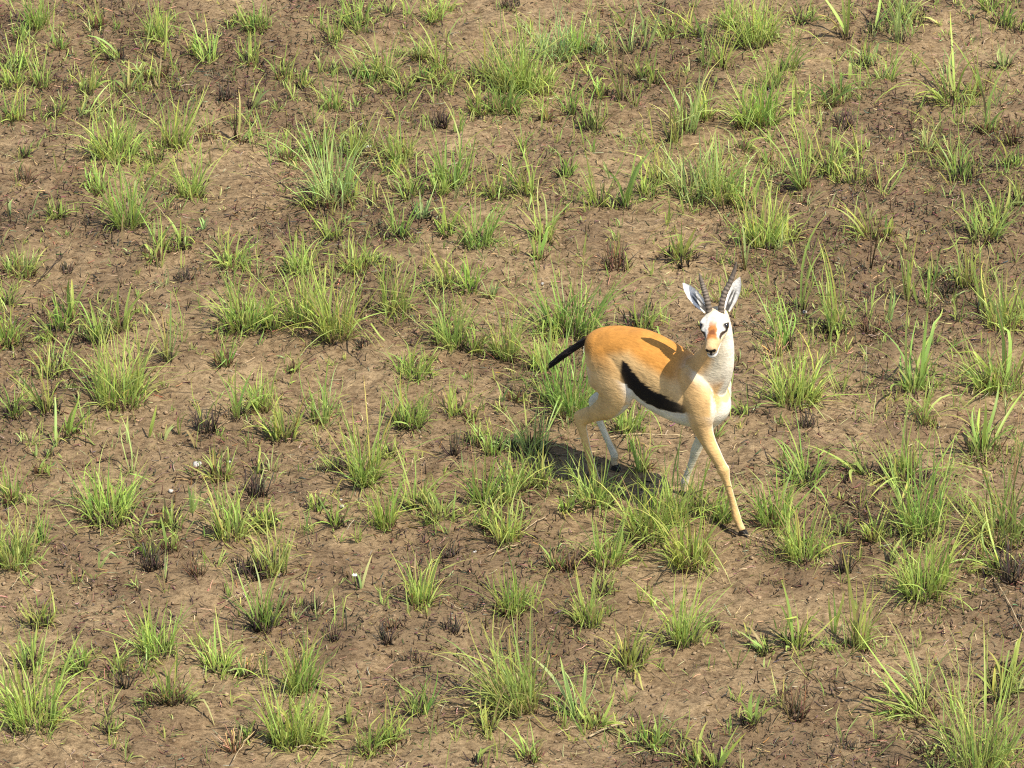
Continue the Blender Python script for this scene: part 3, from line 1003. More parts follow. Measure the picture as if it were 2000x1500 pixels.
# one white flower on a thin stalk
x, y, s = ground_at(697, 1145)
fl = empty('white_flower', (x, y, gz(x, y))); tag(fl, 'tiny white flower on a thin stalk below centre left', 'flower')
V, Fq, C = sticks(np.array([[0, 0, -0.005]]), np.array([[-0.006, 0.0, 0.058]]), 0.0016, 0.0011, np.array([[0.16, 0.24, 0.05]]), 4, 0.02)
add('stalk', mesh_from('stalk', V, Fq, C), M_DRY, fl)
bm = bmesh.new()
for q in range(6):
    a = q * math.pi / 3
    c = Vector((-0.006, 0, 0.058)); d = Vector((math.cos(a), math.sin(a), 0.25)); t = Vector((-math.sin(a), math.cos(a), 0))
    vs_ = [bm.verts.new(c), bm.verts.new(c + d * 0.006 + t * 0.003), bm.verts.new(c + d * 0.010), bm.verts.new(c + d * 0.006 - t * 0.003)]
    bm.faces.new(vs_)
me = bpy.data.meshes.new('petals'); bm.to_mesh(me); bm.free()
at = me.color_attributes.new('Col', 'FLOAT_COLOR', 'POINT')
for d in at.data: d.color = (0.8, 0.8, 0.78, 1)
add('petals', me, M_STONE, fl)

# ------------------------------------------------------------------ uncountable litter and sprouts
def scatter(n, dens, seed, pad=0.35):
    r = np.random.default_rng(seed)
    x = r.uniform(-2.5, 2.5, n * 3); y = r.uniform(-3.3, 4.2, n * 3)
    halfw = 1000 / F_PX * (DIST + y * math.cos(DEP)) + pad
    keep = (np.abs(x) < halfw) & (r.random(n * 3) < dens(x, y))
    x, y = x[keep][:n], y[keep][:n]
    return x, y
def litter(name, n, dens, seed, l0, l1, rad, colf, flat=0.25, label=''):
    global rng
    rng = np.random.default_rng(seed + 1)
    x, y = scatter(n, dens, seed); n = len(x)
    z = height(x, y) + rng.uniform(0.0, 0.006, n)
    a = rng.uniform(0, np.pi, n); ti = rng.normal(0, flat, n); l = rng.uniform(l0, l1, n) * rng.uniform(0.5, 1, n)
    d = np.stack([np.cos(a) * np.cos(ti), np.sin(a) * np.cos(ti), np.sin(ti)], 1) * l[:, None] / 2
    c = np.stack([x, y, z], 1); c[:, 2] += np.abs(d[:, 2]) * 0.6
    rv = rad * rng.uniform(0.5, 1.6, n)
    V, Fq, C = sticks(c - d, c + d, rv, rv * 0.7, colf(n), 3 if n > 20000 else 4, 0.07)
    o = add(name, mesh_from(name, V, Fq, C), M_CHAR)
    tag(o, label, 'litter', None, 'stuff')
litter('burnt_litter', 16000, lambda x, y: 0.05 + 0.95 * char_mask(x, y) ** 2, 21, 0.008, 0.045, 0.0016,
       lambda n: hsv_jit((0.060, 0.044, 0.030), n, 0.45), 0.40, 'scattered black scraps of burnt grass on the soil')
litter('brown_litter', 42000, lambda x, y: 0.10 + 0.90 * char_mask(x + 0.1, y), 22, 0.006, 0.042, 0.0015,
       lambda n: hsv_jit((0.150, 0.104, 0.060), n, 0.45), 0.35, 'scattered brown dead grass scraps on the soil')
litter('straw_litter', 9000, lambda x, y: 0.15 + 0.85 * fbm(x * 2, y * 2, 88, 3), 23, 0.010, 0.065, 0.0011,
       lambda n: hsv_jit((0.38, 0.285, 0.165), n, 0.3), 0.25, 'scattered pale bits of straw on the soil')

def clods():
    global rng
    rng = np.random.default_rng(79)
    x, y = scatter(9000, lambda x, y: 0.25 + 0.75 * fbm(x * 3 + 4, y * 3, 91, 3) ** 2 * 2, 39); n = len(x)
    r = 0.0025 + rng.exponential(0.0035, n); r = np.minimum(r, 0.011)
    O = np.array([[1, 0, 0], [0, 1, 0], [-1, 0, 0], [0, -1, 0], [0, 0, 1], [0, 0, -1.]])
    V = O[None] * r[:, None, None] * rng.uniform(0.6, 1.3, (n, 6, 3)); V[:, :, 2] *= 0.7
    a = rng.uniform(0, 6.28, n); c, s = np.cos(a)[:, None], np.sin(a)[:, None]
    V = np.stack([V[:, :, 0] * c - V[:, :, 1] * s, V[:, :, 0] * s + V[:, :, 1] * c, V[:, :, 2]], -1)
    V += np.stack([x, y, height(x, y) + r * 0.15], 1)[:, None]
    T = np.array([[0, 1, 4], [1, 2, 4], [2, 3, 4], [3, 0, 4], [1, 0, 5], [2, 1, 5], [3, 2, 5], [0, 3, 5]])
    Fq = (T[None] + (np.arange(n) * 6)[:, None, None]).reshape(-1, 3)
    cm = char_mask(x, y)[:, None]
    C = (np.array([[0.27, 0.19, 0.11]]) * (1 - cm) + np.array([[0.15, 0.10, 0.062]]) * cm) * rng.uniform(0.7, 1.2, (n, 1))
    o = add('soil_crumbs', mesh_from('soil_crumbs', V.reshape(-1, 3), Fq, np.repeat(C[:, None], 6, 1).reshape(-1, 3)), M_CHAR)
    tag(o, 'small crumbs and clods of dry brown soil', 'soil', None, 'stuff')
clods()

def sprouts():
    global rng
    rng = np.random.default_rng(77)
    x, y = scatter(1300, lambda x, y: np.clip(fbm(x * 1.5, y * 1.5, 55, 3) * 2 - 0.6, 0.03, 1) * (0.6 + 0.4 * sstep(-0.5, 1.5, y + x)), 31)
    # most of the small stuff comes up round the tufts, so they run into each other
    tp = np.array([ground_at(g[0], g[1])[:2] for g, k, r in tufts])
    wt = np.array([(g[3] + 20) * (1.6 if g[1] < 420 or g[0] > 1450 else 0.8) for g, k, r in tufts]); wt /= wt.sum()
    q = rng.choice(len(tp), 1900, p=wt)
    off_ = rng.normal(0, 1, (1900, 2)) * np.array([0.085, 0.10])
    x = np.concatenate([x, tp[q, 0] + off_[:, 0]]); y = np.concatenate([y, tp[q, 1] + off_[:, 1]])
    Vs, Fs, Cs, off = [], [], [], 0
    hues = [np.array(GREEN[k]) for k in 'yypygy']
    for a, b in zip(x, y):
        n = int(rng.integers(2, 9))
        V, C, Fq, per = blades(n, 0.028 + min(rng.exponential(0.045), 0.15), 0.55, 0.014, 0.0048, hues[rng.integers(0, 6)], (0, 0), 0.8, 3)
        V = V.reshape(-1, 3) + np.array([a, b, gz(a, b)])
        Vs.append(V); Cs.append(C.reshape(-1, 3)); Fs.append(Fq + off); off += len(V)
    o = add('grass_sprouts', mesh_from('grass_sprouts', np.concatenate(Vs), np.concatenate(Fs), np.concatenate(Cs)), M_LEAF)
    tag(o, 'tiny green grass sprouts dotted over the bare soil', 'grass', None, 'stuff')
sprouts()

def spikes():
    """standing burnt stalk ends, too many to count"""
    global rng
    rng = np.random.default_rng(78)
    x, y = scatter(5000, lambda x, y: 0.04 + 0.96 * char_mask(x, y) ** 2, 37); n = len(x)
    z = height(x, y)
    ti = np.abs(rng.normal(0, 0.35, n)); a = rng.uniform(0, 6.28, n); l = rng.uniform(0.012, 0.05, n)
    b = np.stack([x, y, z - 0.004], 1)
    t = b + np.stack([np.cos(a) * np.sin(ti), np.sin(a) * np.sin(ti), np.cos(ti)], 1) * l[:, None]
    V, Fq, C = sticks(b, t, 0.0018, 0.0011, hsv_jit((0.06, 0.038, 0.024), n, 0.4), 4, 0.06)
    o = add('burnt_spikes', mesh_from('burnt_spikes', V, Fq, C), M_CHAR)
    tag(o, 'short burnt stalk ends standing all over the soil', 'stubble', None, 'stuff')
spikes()

# ------------------------------------------------------------------ the gazelle
# local axes: X towards its chest, Y to its left, Z up; feet on z = 0
def catmull(P, n):
    P = np.asarray(P, float)
    m = len(P); t = np.linspace(0, m - 1, n)
    out = []
    for tt in t:
        i = min(int(tt), m - 2); f = tt - i
        p0 = P[max(i - 1, 0)]; p1 = P[i]; p2 = P[i + 1]; p3 = P[min(i + 2, m - 1)]
        out.append(0.5 * ((2 * p1) + (p2 - p0) * f + (2 * p0 - 5 * p1 + 4 * p2 - p3) * f * f + (3 * p1 - p0 - 3 * p2 + p3) * f ** 3))
    return np.array(out)

PARTS = {}
def tube(name, rows, side=(0, 1, 0), n=None, sides=28, power=2.0):
    """rows: x y z a b  (a: half width along `side`, b: half width across it); closed lofted skin"""
    n = n or len(rows) * 7
    R_ = catmull(rows, n)
    P, a, b = R_[:, :3], np.maximum(R_[:, 3], 0.002), np.maximum(R_[:, 4], 0.002)
    T = np.gradient(P, axis=0); T /= np.linalg.norm(T, axis=1, keepdims=True)
    s = np.asarray(side, float)
    S = s - T * (T @ s)[:, None]; S /= np.linalg.norm(S, axis=1, keepdims=True)
    U = np.cross(T, S)
    th = np.arange(sides) * 2 * np.pi / sides
    cs = np.sign(np.cos(th)) * np.abs(np.cos(th)) ** (2 / power); sn = np.sign(np.sin(th)) * np.abs(np.sin(th)) ** (2 / power)
    V = P[:, None] + S[:, None] * (a[:, None] * cs)[:, :, None] + U[:, None] * (b[:, None] * sn)[:, :, None]
    idx = np.arange(n * sides).reshape(n, sides); nx = np.roll(idx, -1, 1)
    Fq = np.stack([idx[:-1], nx[:-1], nx[1:], idx[1:]], -1).reshape(-1, 4)
    V = V.reshape(-1, 3)
    c0 = len(V); V = np.concatenate([V, P[:1], P[-1:]])
    tris = [(nx[0, j], idx[0, j], c0) for j in range(sides)] + [(idx[-1, j], nx[-1, j], c0 + 1) for j in range(sides)]
    PARTS[name] = (P, (a + b) / 2, np.linspace(0, 1, n))
    return V, Fq, np.array(tris)

def mirror(rows):
    return [(x, -y, z, a, b) for x, y, z, a, b in rows]

# head frame
_hy = np.array([0.42, -0.90, 0.0]); _hy /= np.linalg.norm(_hy)
_pt = R(8)
HF = _hy * math.cos(_pt) + np.array([0, 0, -math.sin(_pt)])
HU = _hy * math.sin(_pt) + np.array([0, 0, math.cos(_pt)])
HS = np.cross(HU, HF)                       # its left
_ro = R(6)                                   # head tipped a little
HU, HS = HU * math.cos(_ro) - HS * math.sin(_ro), HS * math.cos(_ro) + HU * math.sin(_ro)
HC = np.array([0.236, -0.010, 0.738])
HSC = 0.94
def hp(t, u, v):
    return HC + (HF * t + HS * u + HU * v) * HSC
def hrow(t, w, h, v=0.0):
    p = hp(t, 0, v); return (p[0], p[1], p[2], w * HSC, h * HSC)

def build_body():
    pieces = []
    A = lambda *a, **k: pieces.append(tube(*a, **k))
    A('torso', [(-0.262, 0, 0.472, .028, .034), (-0.242, 0, 0.477, .062, .066), (-0.19, 0, 0.481, .086, .088), (-0.12, 0, 0.482, .092, .104),
                (-0.05, 0, 0.476, .097, .116), (0.03, 0, 0.451, .101, .123), (0.11, 0, 0.432, .100, .117), (0.165, 0, 0.430, .092, .112),
                (0.205, 0, 0.440, .078, .102), (0.236, 0, 0.454, .058, .080), (0.256, 0, 0.466, .026, .038)], n=90, sides=40, power=2.1)
    A('brisket', [(0.11, 0, 0.385, .055, .060), (0.175, 0, 0.376, .054, .060), (0.215, 0, 0.390, .046, .056), (0.240, 0, 0.412, .022, .034)])
    A('neck', [(0.150, 0, 0.450, .068, .094), (0.192, 0, 0.505, .055, .082), (0.222, 0, 0.560, .045, .071), (0.240, -0.002, 0.615, .039, .055), (0.243, -0.003, 0.660, .036, .047),
               (0.240, -0.006, 0.705, .037, .043), (0.238, -0.008, 0.745, .032, .035)])
    # head, along its own axis
    A('head', [hrow(-0.030, .018, .020, -.004), hrow(-0.014, .036, .038, -.002), hrow(0.018, .043, .044, .002), hrow(0.048, .0465, .044, .000), hrow(0.076, .043, .040, -.006),
               hrow(0.102, .0320, .033, -.012), hrow(0.127, .0250, .027, -.016), hrow(0.150, .0225, .0240, -.019), hrow(0.164, .0190, .020, -.022), hrow(0.172, .010, .010, -.024)], side=HS, n=60)
    for s_ in (1, -1):
        A('brow%d' % s_, [(*hp(0.036, s_ * 0.030, 0.020), .012, .012), (*hp(0.066, s_ * 0.0365, 0.016), .0145, .012), (*hp(0.092, s_ * 0.031, 0.002), .009, .009)], side=HS)
        A('nostril%d' % s_, [(*hp(0.150, s_ * 0.012, -0.014), .008, .008), (*hp(0.163, s_ * 0.0125, -0.018), .009, .009), (*hp(0.171, s_ * 0.010, -0.022), .004, .005)], side=HS)
    A('jaw', [(*hp(0.02, 0, -0.034), .028, .018), (*hp(0.07, 0, -0.040), .025, .016), (*hp(0.115, 0, -0.041), .020, .013), (*hp(0.156, 0, -0.044), .0165, .0115), (*hp(0.169, 0, -0.044), .009, .008)], side=HS)
    # legs: nh near hind (its right), fh far hind, nf near fore, ff far fore
    A('nh', [(-0.178, -0.030, 0.545, .010, .012), (-0.175, -0.040, 0.520, .038, .050), (-0.164, -0.054, 0.482, .045, .080), (-0.138, -0.067, 0.440, .042, .094), (-0.120, -0.075, 0.398, .038, .082), (-0.120, -0.079, 0.362, .032, .060), (-0.145, -0.080, 0.322, .026, .043),
             (-0.195, -0.077, 0.282, .0195, .028), (-0.243, -0.075, 0.246, .0165, .0235), (-0.247, -0.075, 0.222, .0145, .0195), (-0.234, -0.074, 0.175, .0118, .0140), (-0.214, -0.073, 0.105, .0112, .0128),
             (-0.201, -0.072, 0.062, .0138, .0152), (-0.188, -0.072, 0.038, .0118, .0122), (-0.175, -0.072, 0.020, .0128, .0137)], n=100)
    A('nh_heel', [(-0.215, -0.076, 0.292, .008, .012), (-0.248, -0.076, 0.268, .010, .012), (-0.264, -0.076, 0.252, .0115, .012), (-0.260, -0.076, 0.235, .009, .010)])
    A('fh', [(-0.178, 0.030, 0.540, .010, .012), (-0.178, 0.040, 0.515, .038, .050), (-0.175, 0.055, 0.478, .044, .074), (-0.165, 0.064, 0.430, .040, .074), (-0.160, 0.070, 0.385, .036, .066), (-0.160, 0.073, 0.350, .030, .052), (-0.190, 0.074, 0.312, .025, .038),
             (-0.243, 0.073, 0.272, .019, .027), (-0.290, 0.072, 0.236, .0160, .0225), (-0.295, 0.072, 0.212, .0140, .0185), (-0.273, 0.072, 0.165, .0116, .0138), (-0.237, 0.071, 0.100, .0110, .0125),
             (-0.212, 0.070, 0.060, .0136, .0150), (-0.212, 0.070, 0.038, .0116, .0120), (-0.209, 0.070, 0.020, .0126, .0135)], n=100)
    A('nf', [(0.140, -0.035, 0.540, .010, .012), (0.158, -0.045, 0.505, .032, .050), (0.190, -0.060, 0.455, .035, .066), (0.212, -0.066, 0.405, .032, .056), (0.222, -0.068, 0.362, .028, .040), (0.243, -0.067, 0.318, .0225, .0285),
             (0.270, -0.065, 0.275, .0195, .0230), (0.294, -0.062, 0.238, .0172, .0188), (0.303, -0.062, 0.222, .0195, .0228), (0.311, -0.0615, 0.200, .0145, .0165), (0.320, -0.061, 0.176, .0110, .0128), (0.342, -0.060, 0.110, .0110, .0120),
             (0.357, -0.060, 0.064, .0135, .0148), (0.369, -0.060, 0.040, .0115, .0120), (0.380, -0.060, 0.020, .0125, .0140)], n=90)
    A('ff', [(0.140, 0.035, 0.530, .010, .012), (0.158, 0.045, 0.495, .032, .050), (0.185, 0.060, 0.440, .036, .060), (0.190, 0.064, 0.390, .032, .050), (0.180, 0.064, 0.345, .028, .040), (0.165, 0.062, 0.300, .0235, .0290),
             (0.145, 0.060, 0.245, .0190, .0220), (0.125, 0.058, 0.195, .0175, .0190), (0.119, 0.058, 0.178, .0170, .0185), (0.108, 0.057, 0.140, .0120, .0135), (0.092, 0.056, 0.090, .0108, .0120),
             (0.082, 0.055, 0.058, .0130, .0145), (0.080, 0.055, 0.038, .0115, .0120), (0.078, 0.055, 0.020, .0125, .0140)], n=90)
    for nm_, s_ in (('shoulder', -1), ('shoulder_far', 1)):
        A(nm_, [(0.120, s_ * 0.050, 0.530, .006, .010), (0.140, s_ * 0.062, 0.508, .014, .034), (0.172, s_ * 0.070, 0.480, .018, .050), (0.210, s_ * 0.066, 0.440, .020, .046), (0.236, s_ * 0.054, 0.415, .010, .018)])
    # flank fold from belly to stifle
    for nm_, s_ in (('fold', -1), ('fold_far', 1)):
        A(nm_, [(-0.02, s_ * 0.078, 0.425, .006, .012), (-0.05, s_ * 0.082, 0.430, .011, .026), (-0.09, s_ * 0.083, 0.430, .013, .036), (-0.13, s_ * 0.080, 0.42, .012, .030)])
    bm = bmesh.new()
    for V, Fq, Ft in pieces:
        vs_ = [bm.verts.new(v) for v in V]
        for f in Fq: bm.faces.new([vs_[i] for i in f])
        for f in Ft: bm.faces.new([vs_[i] for i in f])
    bmesh.ops.recalc_face_normals(bm, faces=bm.faces)
    me = bpy.data.meshes.new('tmp'); bm.to_mesh(me); bm.free()
    ob = bpy.data.objects.new('tmp', me); COL.objects.link(ob)
    md = ob.modifiers.new('r', 'REMESH'); md.mode = 'VOXEL'; md.voxel_size = 0.0034
    sm = ob.modifiers.new('s', 'SMOOTH'); sm.factor = 0.5; sm.iterations = 6
    dg = bpy.context.evaluated_depsgraph_get()
    out = bpy.data.meshes.new_from_object(ob.evaluated_get(dg))
    bpy.data.objects.remove(ob)
    out.name = 'body'
    return out

def unproj_flank(pts, ly):
    """coat markings: outline points on the animal's side, as (x, z) on its flank plane"""
    res = []
    c, s = math.cos(YAW), math.sin(YAW)
    h = np.array([c, s, 0]); l = np.array([-s, c, 0])
    cd, sdp = math.cos(DEP), math.sin(DEP)
    for px, py in pts:
        d = np.array([0, cd, -sdp]) + np.array([1., 0, 0]) * ((px - 1000) / F_PX) - np.array([0, sdp, cd]) * ((py - 750) / F_PX)
        t = (ly - (CAM - G_ORG) @ l) / (d @ l)
        P = CAM + d * t - G_ORG
        res.append((P @ h, P[2]))
    return np.array(sorted(res))

FAWN = np.array([0.480, 0.215, 0.046]); TAN = np.array([0.605, 0.385, 0.165]); WHITE = np.array([0.66, 0.61, 0.52]); CREAM = np.array([0.66, 0.565, 0.40])
BLACK = np.array([0.011, 0.008, 0.007]); LEG = np.array([0.570, 0.360, 0.150])

def paint_body(me):
    n = len(me.vertices)
    co = np.empty(n * 3, np.float32); me.vertices.foreach_get('co', co); co = co.reshape(-1, 3).astype(float)
    no = np.empty(n * 3, np.float32); me.vertices.foreach_get('normal', no); no = no.reshape(-1, 3).astype(float)
    names = ['torso', 'neck', 'head', 'nh', 'fh', 'nf', 'ff']
    sc = np.full((len(names), n), 9.0); tp = np.zeros((len(names), n))
    for k, nm in enumerate(names):
        P, r, t = PARTS[nm]
        for j in range(len(P)):
            d = np.linalg.norm(co - P[j], axis=1) / r[j]
            m = d < sc[k]; sc[k][m] = d[m]; tp[k][m] = t[j]
    x, y, z = co.T
    def mix(a, b, m):
        m = np.asarray(m)[..., None]; return a * (1 - m) + b * m
    jit = (vnoise(x * 60, z * 60, 5) - 0.5)
    # flank
    top = unproj_flank([(1214, 706), (1230, 722), (1260, 752), (1300, 775), (1335, 792), (1352, 796)], -0.098)
    bot = unproj_flank([(1214, 738), (1228, 752), (1250, 778), (1285, 797), (1320, 803), (1352, 806)], -0.085)
    band = unproj_flank([(1150, 700), (1190, 694), (1220, 692), (1255, 715), (1300, 742), (1340, 758), (1370, 765)], -0.098)
    zt = np.interp(x, top[:, 0], top[:, 1]); zb = np.interp(x, bot[:, 0], bot[:, 1]); zl = np.interp(x, band[:, 0], band[:, 1])
    hj = vnoise(x * 45, z * 190, 25) + 0.6 * vnoise(x * 110, z * 330, 26) - 0.8
    zt = zt + hj * 0.010; zb = zb + (vnoise(x * 50, z * 170, 29) - 0.5) * 0.009
    c = np.tile(FAWN, (n, 1))
    c = mix(c, TAN, 1 - sstep(zl - 0.022, zl + 0.016, z))
    st = sstep(top[0, 0] - 0.012, top[0, 0] + 0.002, x) * (1 - sstep(0.195, 0.215, x))
    under = 1 - sstep(zb - 0.003, zb + 0.003, z)
    black = (1 - sstep(zt - 0.003, zt + 0.003, z)) * (1 - under)
    torso_c = mix(c, np.tile(BLACK, (n, 1)), black * st)
    torso_c = mix(torso_c, np.tile(WHITE, (n, 1)), under * sstep(-0.25, -0.2, x))
    rump = sstep(0.55, 0.8, -no[:, 0]) * (1 - sstep(0.045, 0.06, np.abs(y))) * (1 - sstep(0.49, 0.51, z))
    torso_c = mix(torso_c, np.tile(WHITE, (n, 1)), rump)
    # chest front
    chest = np.maximum(sstep(0.60, 0.80, no[:, 0] * 0.9 - no[:, 2] * 0.25) * sstep(0.17, 0.215, x), sstep(0.205, 0.235, x) * (1 - sstep(0.40, 0.42, z)))
    chest = np.maximum(chest, sstep(0.185, 0.215, x) * (1 - sstep(0.365, 0.385, z)))
    torso_c = mix(torso_c, np.tile(CREAM * 0.4 + WHITE * 0.6, (n, 1)), chest)
    # neck
    nk = np.tile(FAWN * 0.35 + TAN * 0.65, (n, 1))
    nk = mix(nk, np.tile(CREAM, (n, 1)), sstep(-0.12, 0.25, no[:, 0]))
    nk = mix(nk, np.tile(WHITE * 0.5 + CREAM * 0.5, (n, 1)), sstep(0.25, 0.8, no[:, 0]))
    # legs
    def legc(sgn, t, hind):
        out = no[:, 1] * sgn                      # +1 outer side
        if hind:
            base = mix(np.tile(FAWN, (n, 1)), np.tile(TAN, (n, 1)), 1 - sstep(0.44, 0.53, z))
            base = mix(base, np.tile(LEG, (n, 1)), 1 - sstep(0.30, 0.36, z))
            inner = np.maximum(1 - sstep(-0.25, 0.15, out), sstep(0.55, 0.85, no[:, 0] - 0.35 * no[:, 2]) * (z > 0.25) * (z < 0.362))
        else:
            base = mix(np.tile(TAN * 0.85 + FAWN * 0.15, (n, 1)), np.tile(LEG, (n, 1)), 1 - sstep(0.33, 0.38, z))
            inner = 1 - sstep(-0.35, 0.05, out)
            inner = np.maximum(inner, sstep(0.5, 0.8, no[:, 0] * 0.3 - no[:, 1] * sgn) * (z < 0.33))
        base = mix(base, np.tile(WHITE * 0.35 + CREAM * 0.6, (n, 1)), inner)
        low = 1 - sstep(0.035, 0.06, z)
        return mix(base, np.tile(LEG * 0.8 + CREAM * 0.2, (n, 1)), low * 0.6)
    cols = {'torso': torso_c, 'neck': nk, 'nh': legc(-1, tp[3], True), 'fh': legc(1, tp[4], True), 'nf': legc(-1, tp[5], False), 'ff': legc(1, tp[6], False)}
    # head
    q = (co - HC) / HSC; t = q @ HF; u = q @ HS; v = q @ HU; au = np.abs(u)
    full = lambda c_: np.tile(np.asarray(c_, float), (n, 1))
    ju = (vnoise(u * 220 + 9, t * 160, 15) - 0.5) * 0.006
    hd = full(TAN * 0.55 + CREAM * 0.45)                                            # cheeks
    hd = mix(hd, full(WHITE), sstep(-0.014, -0.002, v + ju) * (1 - sstep(0.118, 0.135, t)))       # white face sides and brow
    hd = mix(hd, full(CREAM * 0.95), 1 - sstep(0.020, 0.060, t + ju))             # crown
    hd = mix(hd, full((0.50, 0.33, 0.165)), sstep(0.118, 0.132, t) * sstep(-0.026, -0.020, v))           # muzzle
    bw = np.interp(t, [0.046, 0.065, 0.10, 0.13], [0.005, 0.0125, 0.0170, 0.0180])
    hd = mix(hd, full((0.37, 0.145, 0.040)), (1 - sstep(-0.005, 0.004, au - bw + ju)) * (0.35 * sstep(0.044, 0.062, t + ju) + 0.65 * sstep(0.066, 0.098, t + ju)) * (1 - sstep(0.128, 0.145, t)) * (v > -0.02))
    hd = mix(hd, full((0.13, 0.045, 0.02)), (1 - sstep(0.006, 0.015, np.hypot(u, (t - 0.113) * 1.0) + ju)) * (v > -0.01) * 0.85)
    lvv = np.interp(t, [0.060, 0.105, 0.140], [0.009, 0.001, -0.014])
    hd = mix(hd, full((0.05, 0.03, 0.02)), (1 - sstep(0.0050, 0.0085, np.abs(v - lvv))) * (au > 0.017) * sstep(0.062, 0.072, t) * (1 - sstep(0.115, 0.128, t)))
    hd = mix(hd, full((0.02, 0.014, 0.012)), 1 - sstep(0.0150, 0.0200, np.hypot(np.hypot(t - 0.071, v - 0.009), (au - 0.042) * 0.5)))
    hd = mix(hd, full(WHITE), (1 - sstep(-0.034, -0.028, v)) * sstep(0.08, 0.11, t))                      # chin
    nose = np.maximum(1 - sstep(0.0055, 0.0080, np.hypot(au - 0.0120, v + 0.0185)), (1 - sstep(0.003, 0.005, au - 0.35 * np.maximum(v + 0.028, 0))) * sstep(-0.036, -0.034, v) * (1 - sstep(-0.016, -0.012, v))) * sstep(0.150, 0.157, t)
    hd = mix(hd, full((0.010, 0.009, 0.009)), nose)
    mouth = (1 - sstep(0.0012, 0.0034, np.abs(v + 0.0385 - au * 0.22))) * sstep(0.138, 0.148, t)
    hd = mix(hd, full((0.02, 0.015, 0.015)), mouth)
    cols['head'] = hd
    # blend by closeness
    wgt = np.exp(-(sc - sc.min(0)) * 9.0)
    leg_rows = [3, 4, 5, 6]
    for k in leg_rows:                                   # the legs' own colours win low down, the flank's higher up
        wgt[k] *= 1 - sstep(0.46, 0.54, z) * 0.9
    wgt[2] *= (t > -0.03)
    # the stripe and belly stay crisp on the trunk
    near_leg = np.zeros(n)
    wgt /= wgt.sum(0)
    C = sum(cols[nm] * wgt[k][:, None] for k, nm in enumerate(names))
    blot = fbm(x * 14, z * 14 + y * 9, 61, 3) - 0.5
    C = C * (1 + jit[:, None] * 0.14 + blot[:, None] * 0.34)
    at = me.color_attributes.new('Col', 'FLOAT_COLOR', 'POINT')
    buf = np.ones((n, 4), np.float32); buf[:, :3] = np.clip(C, 0, 0.95)
    at.data.foreach_set('color', buf.ravel())
    me.polygons.foreach_set('use_smooth', np.ones(len(me.polygons), bool))

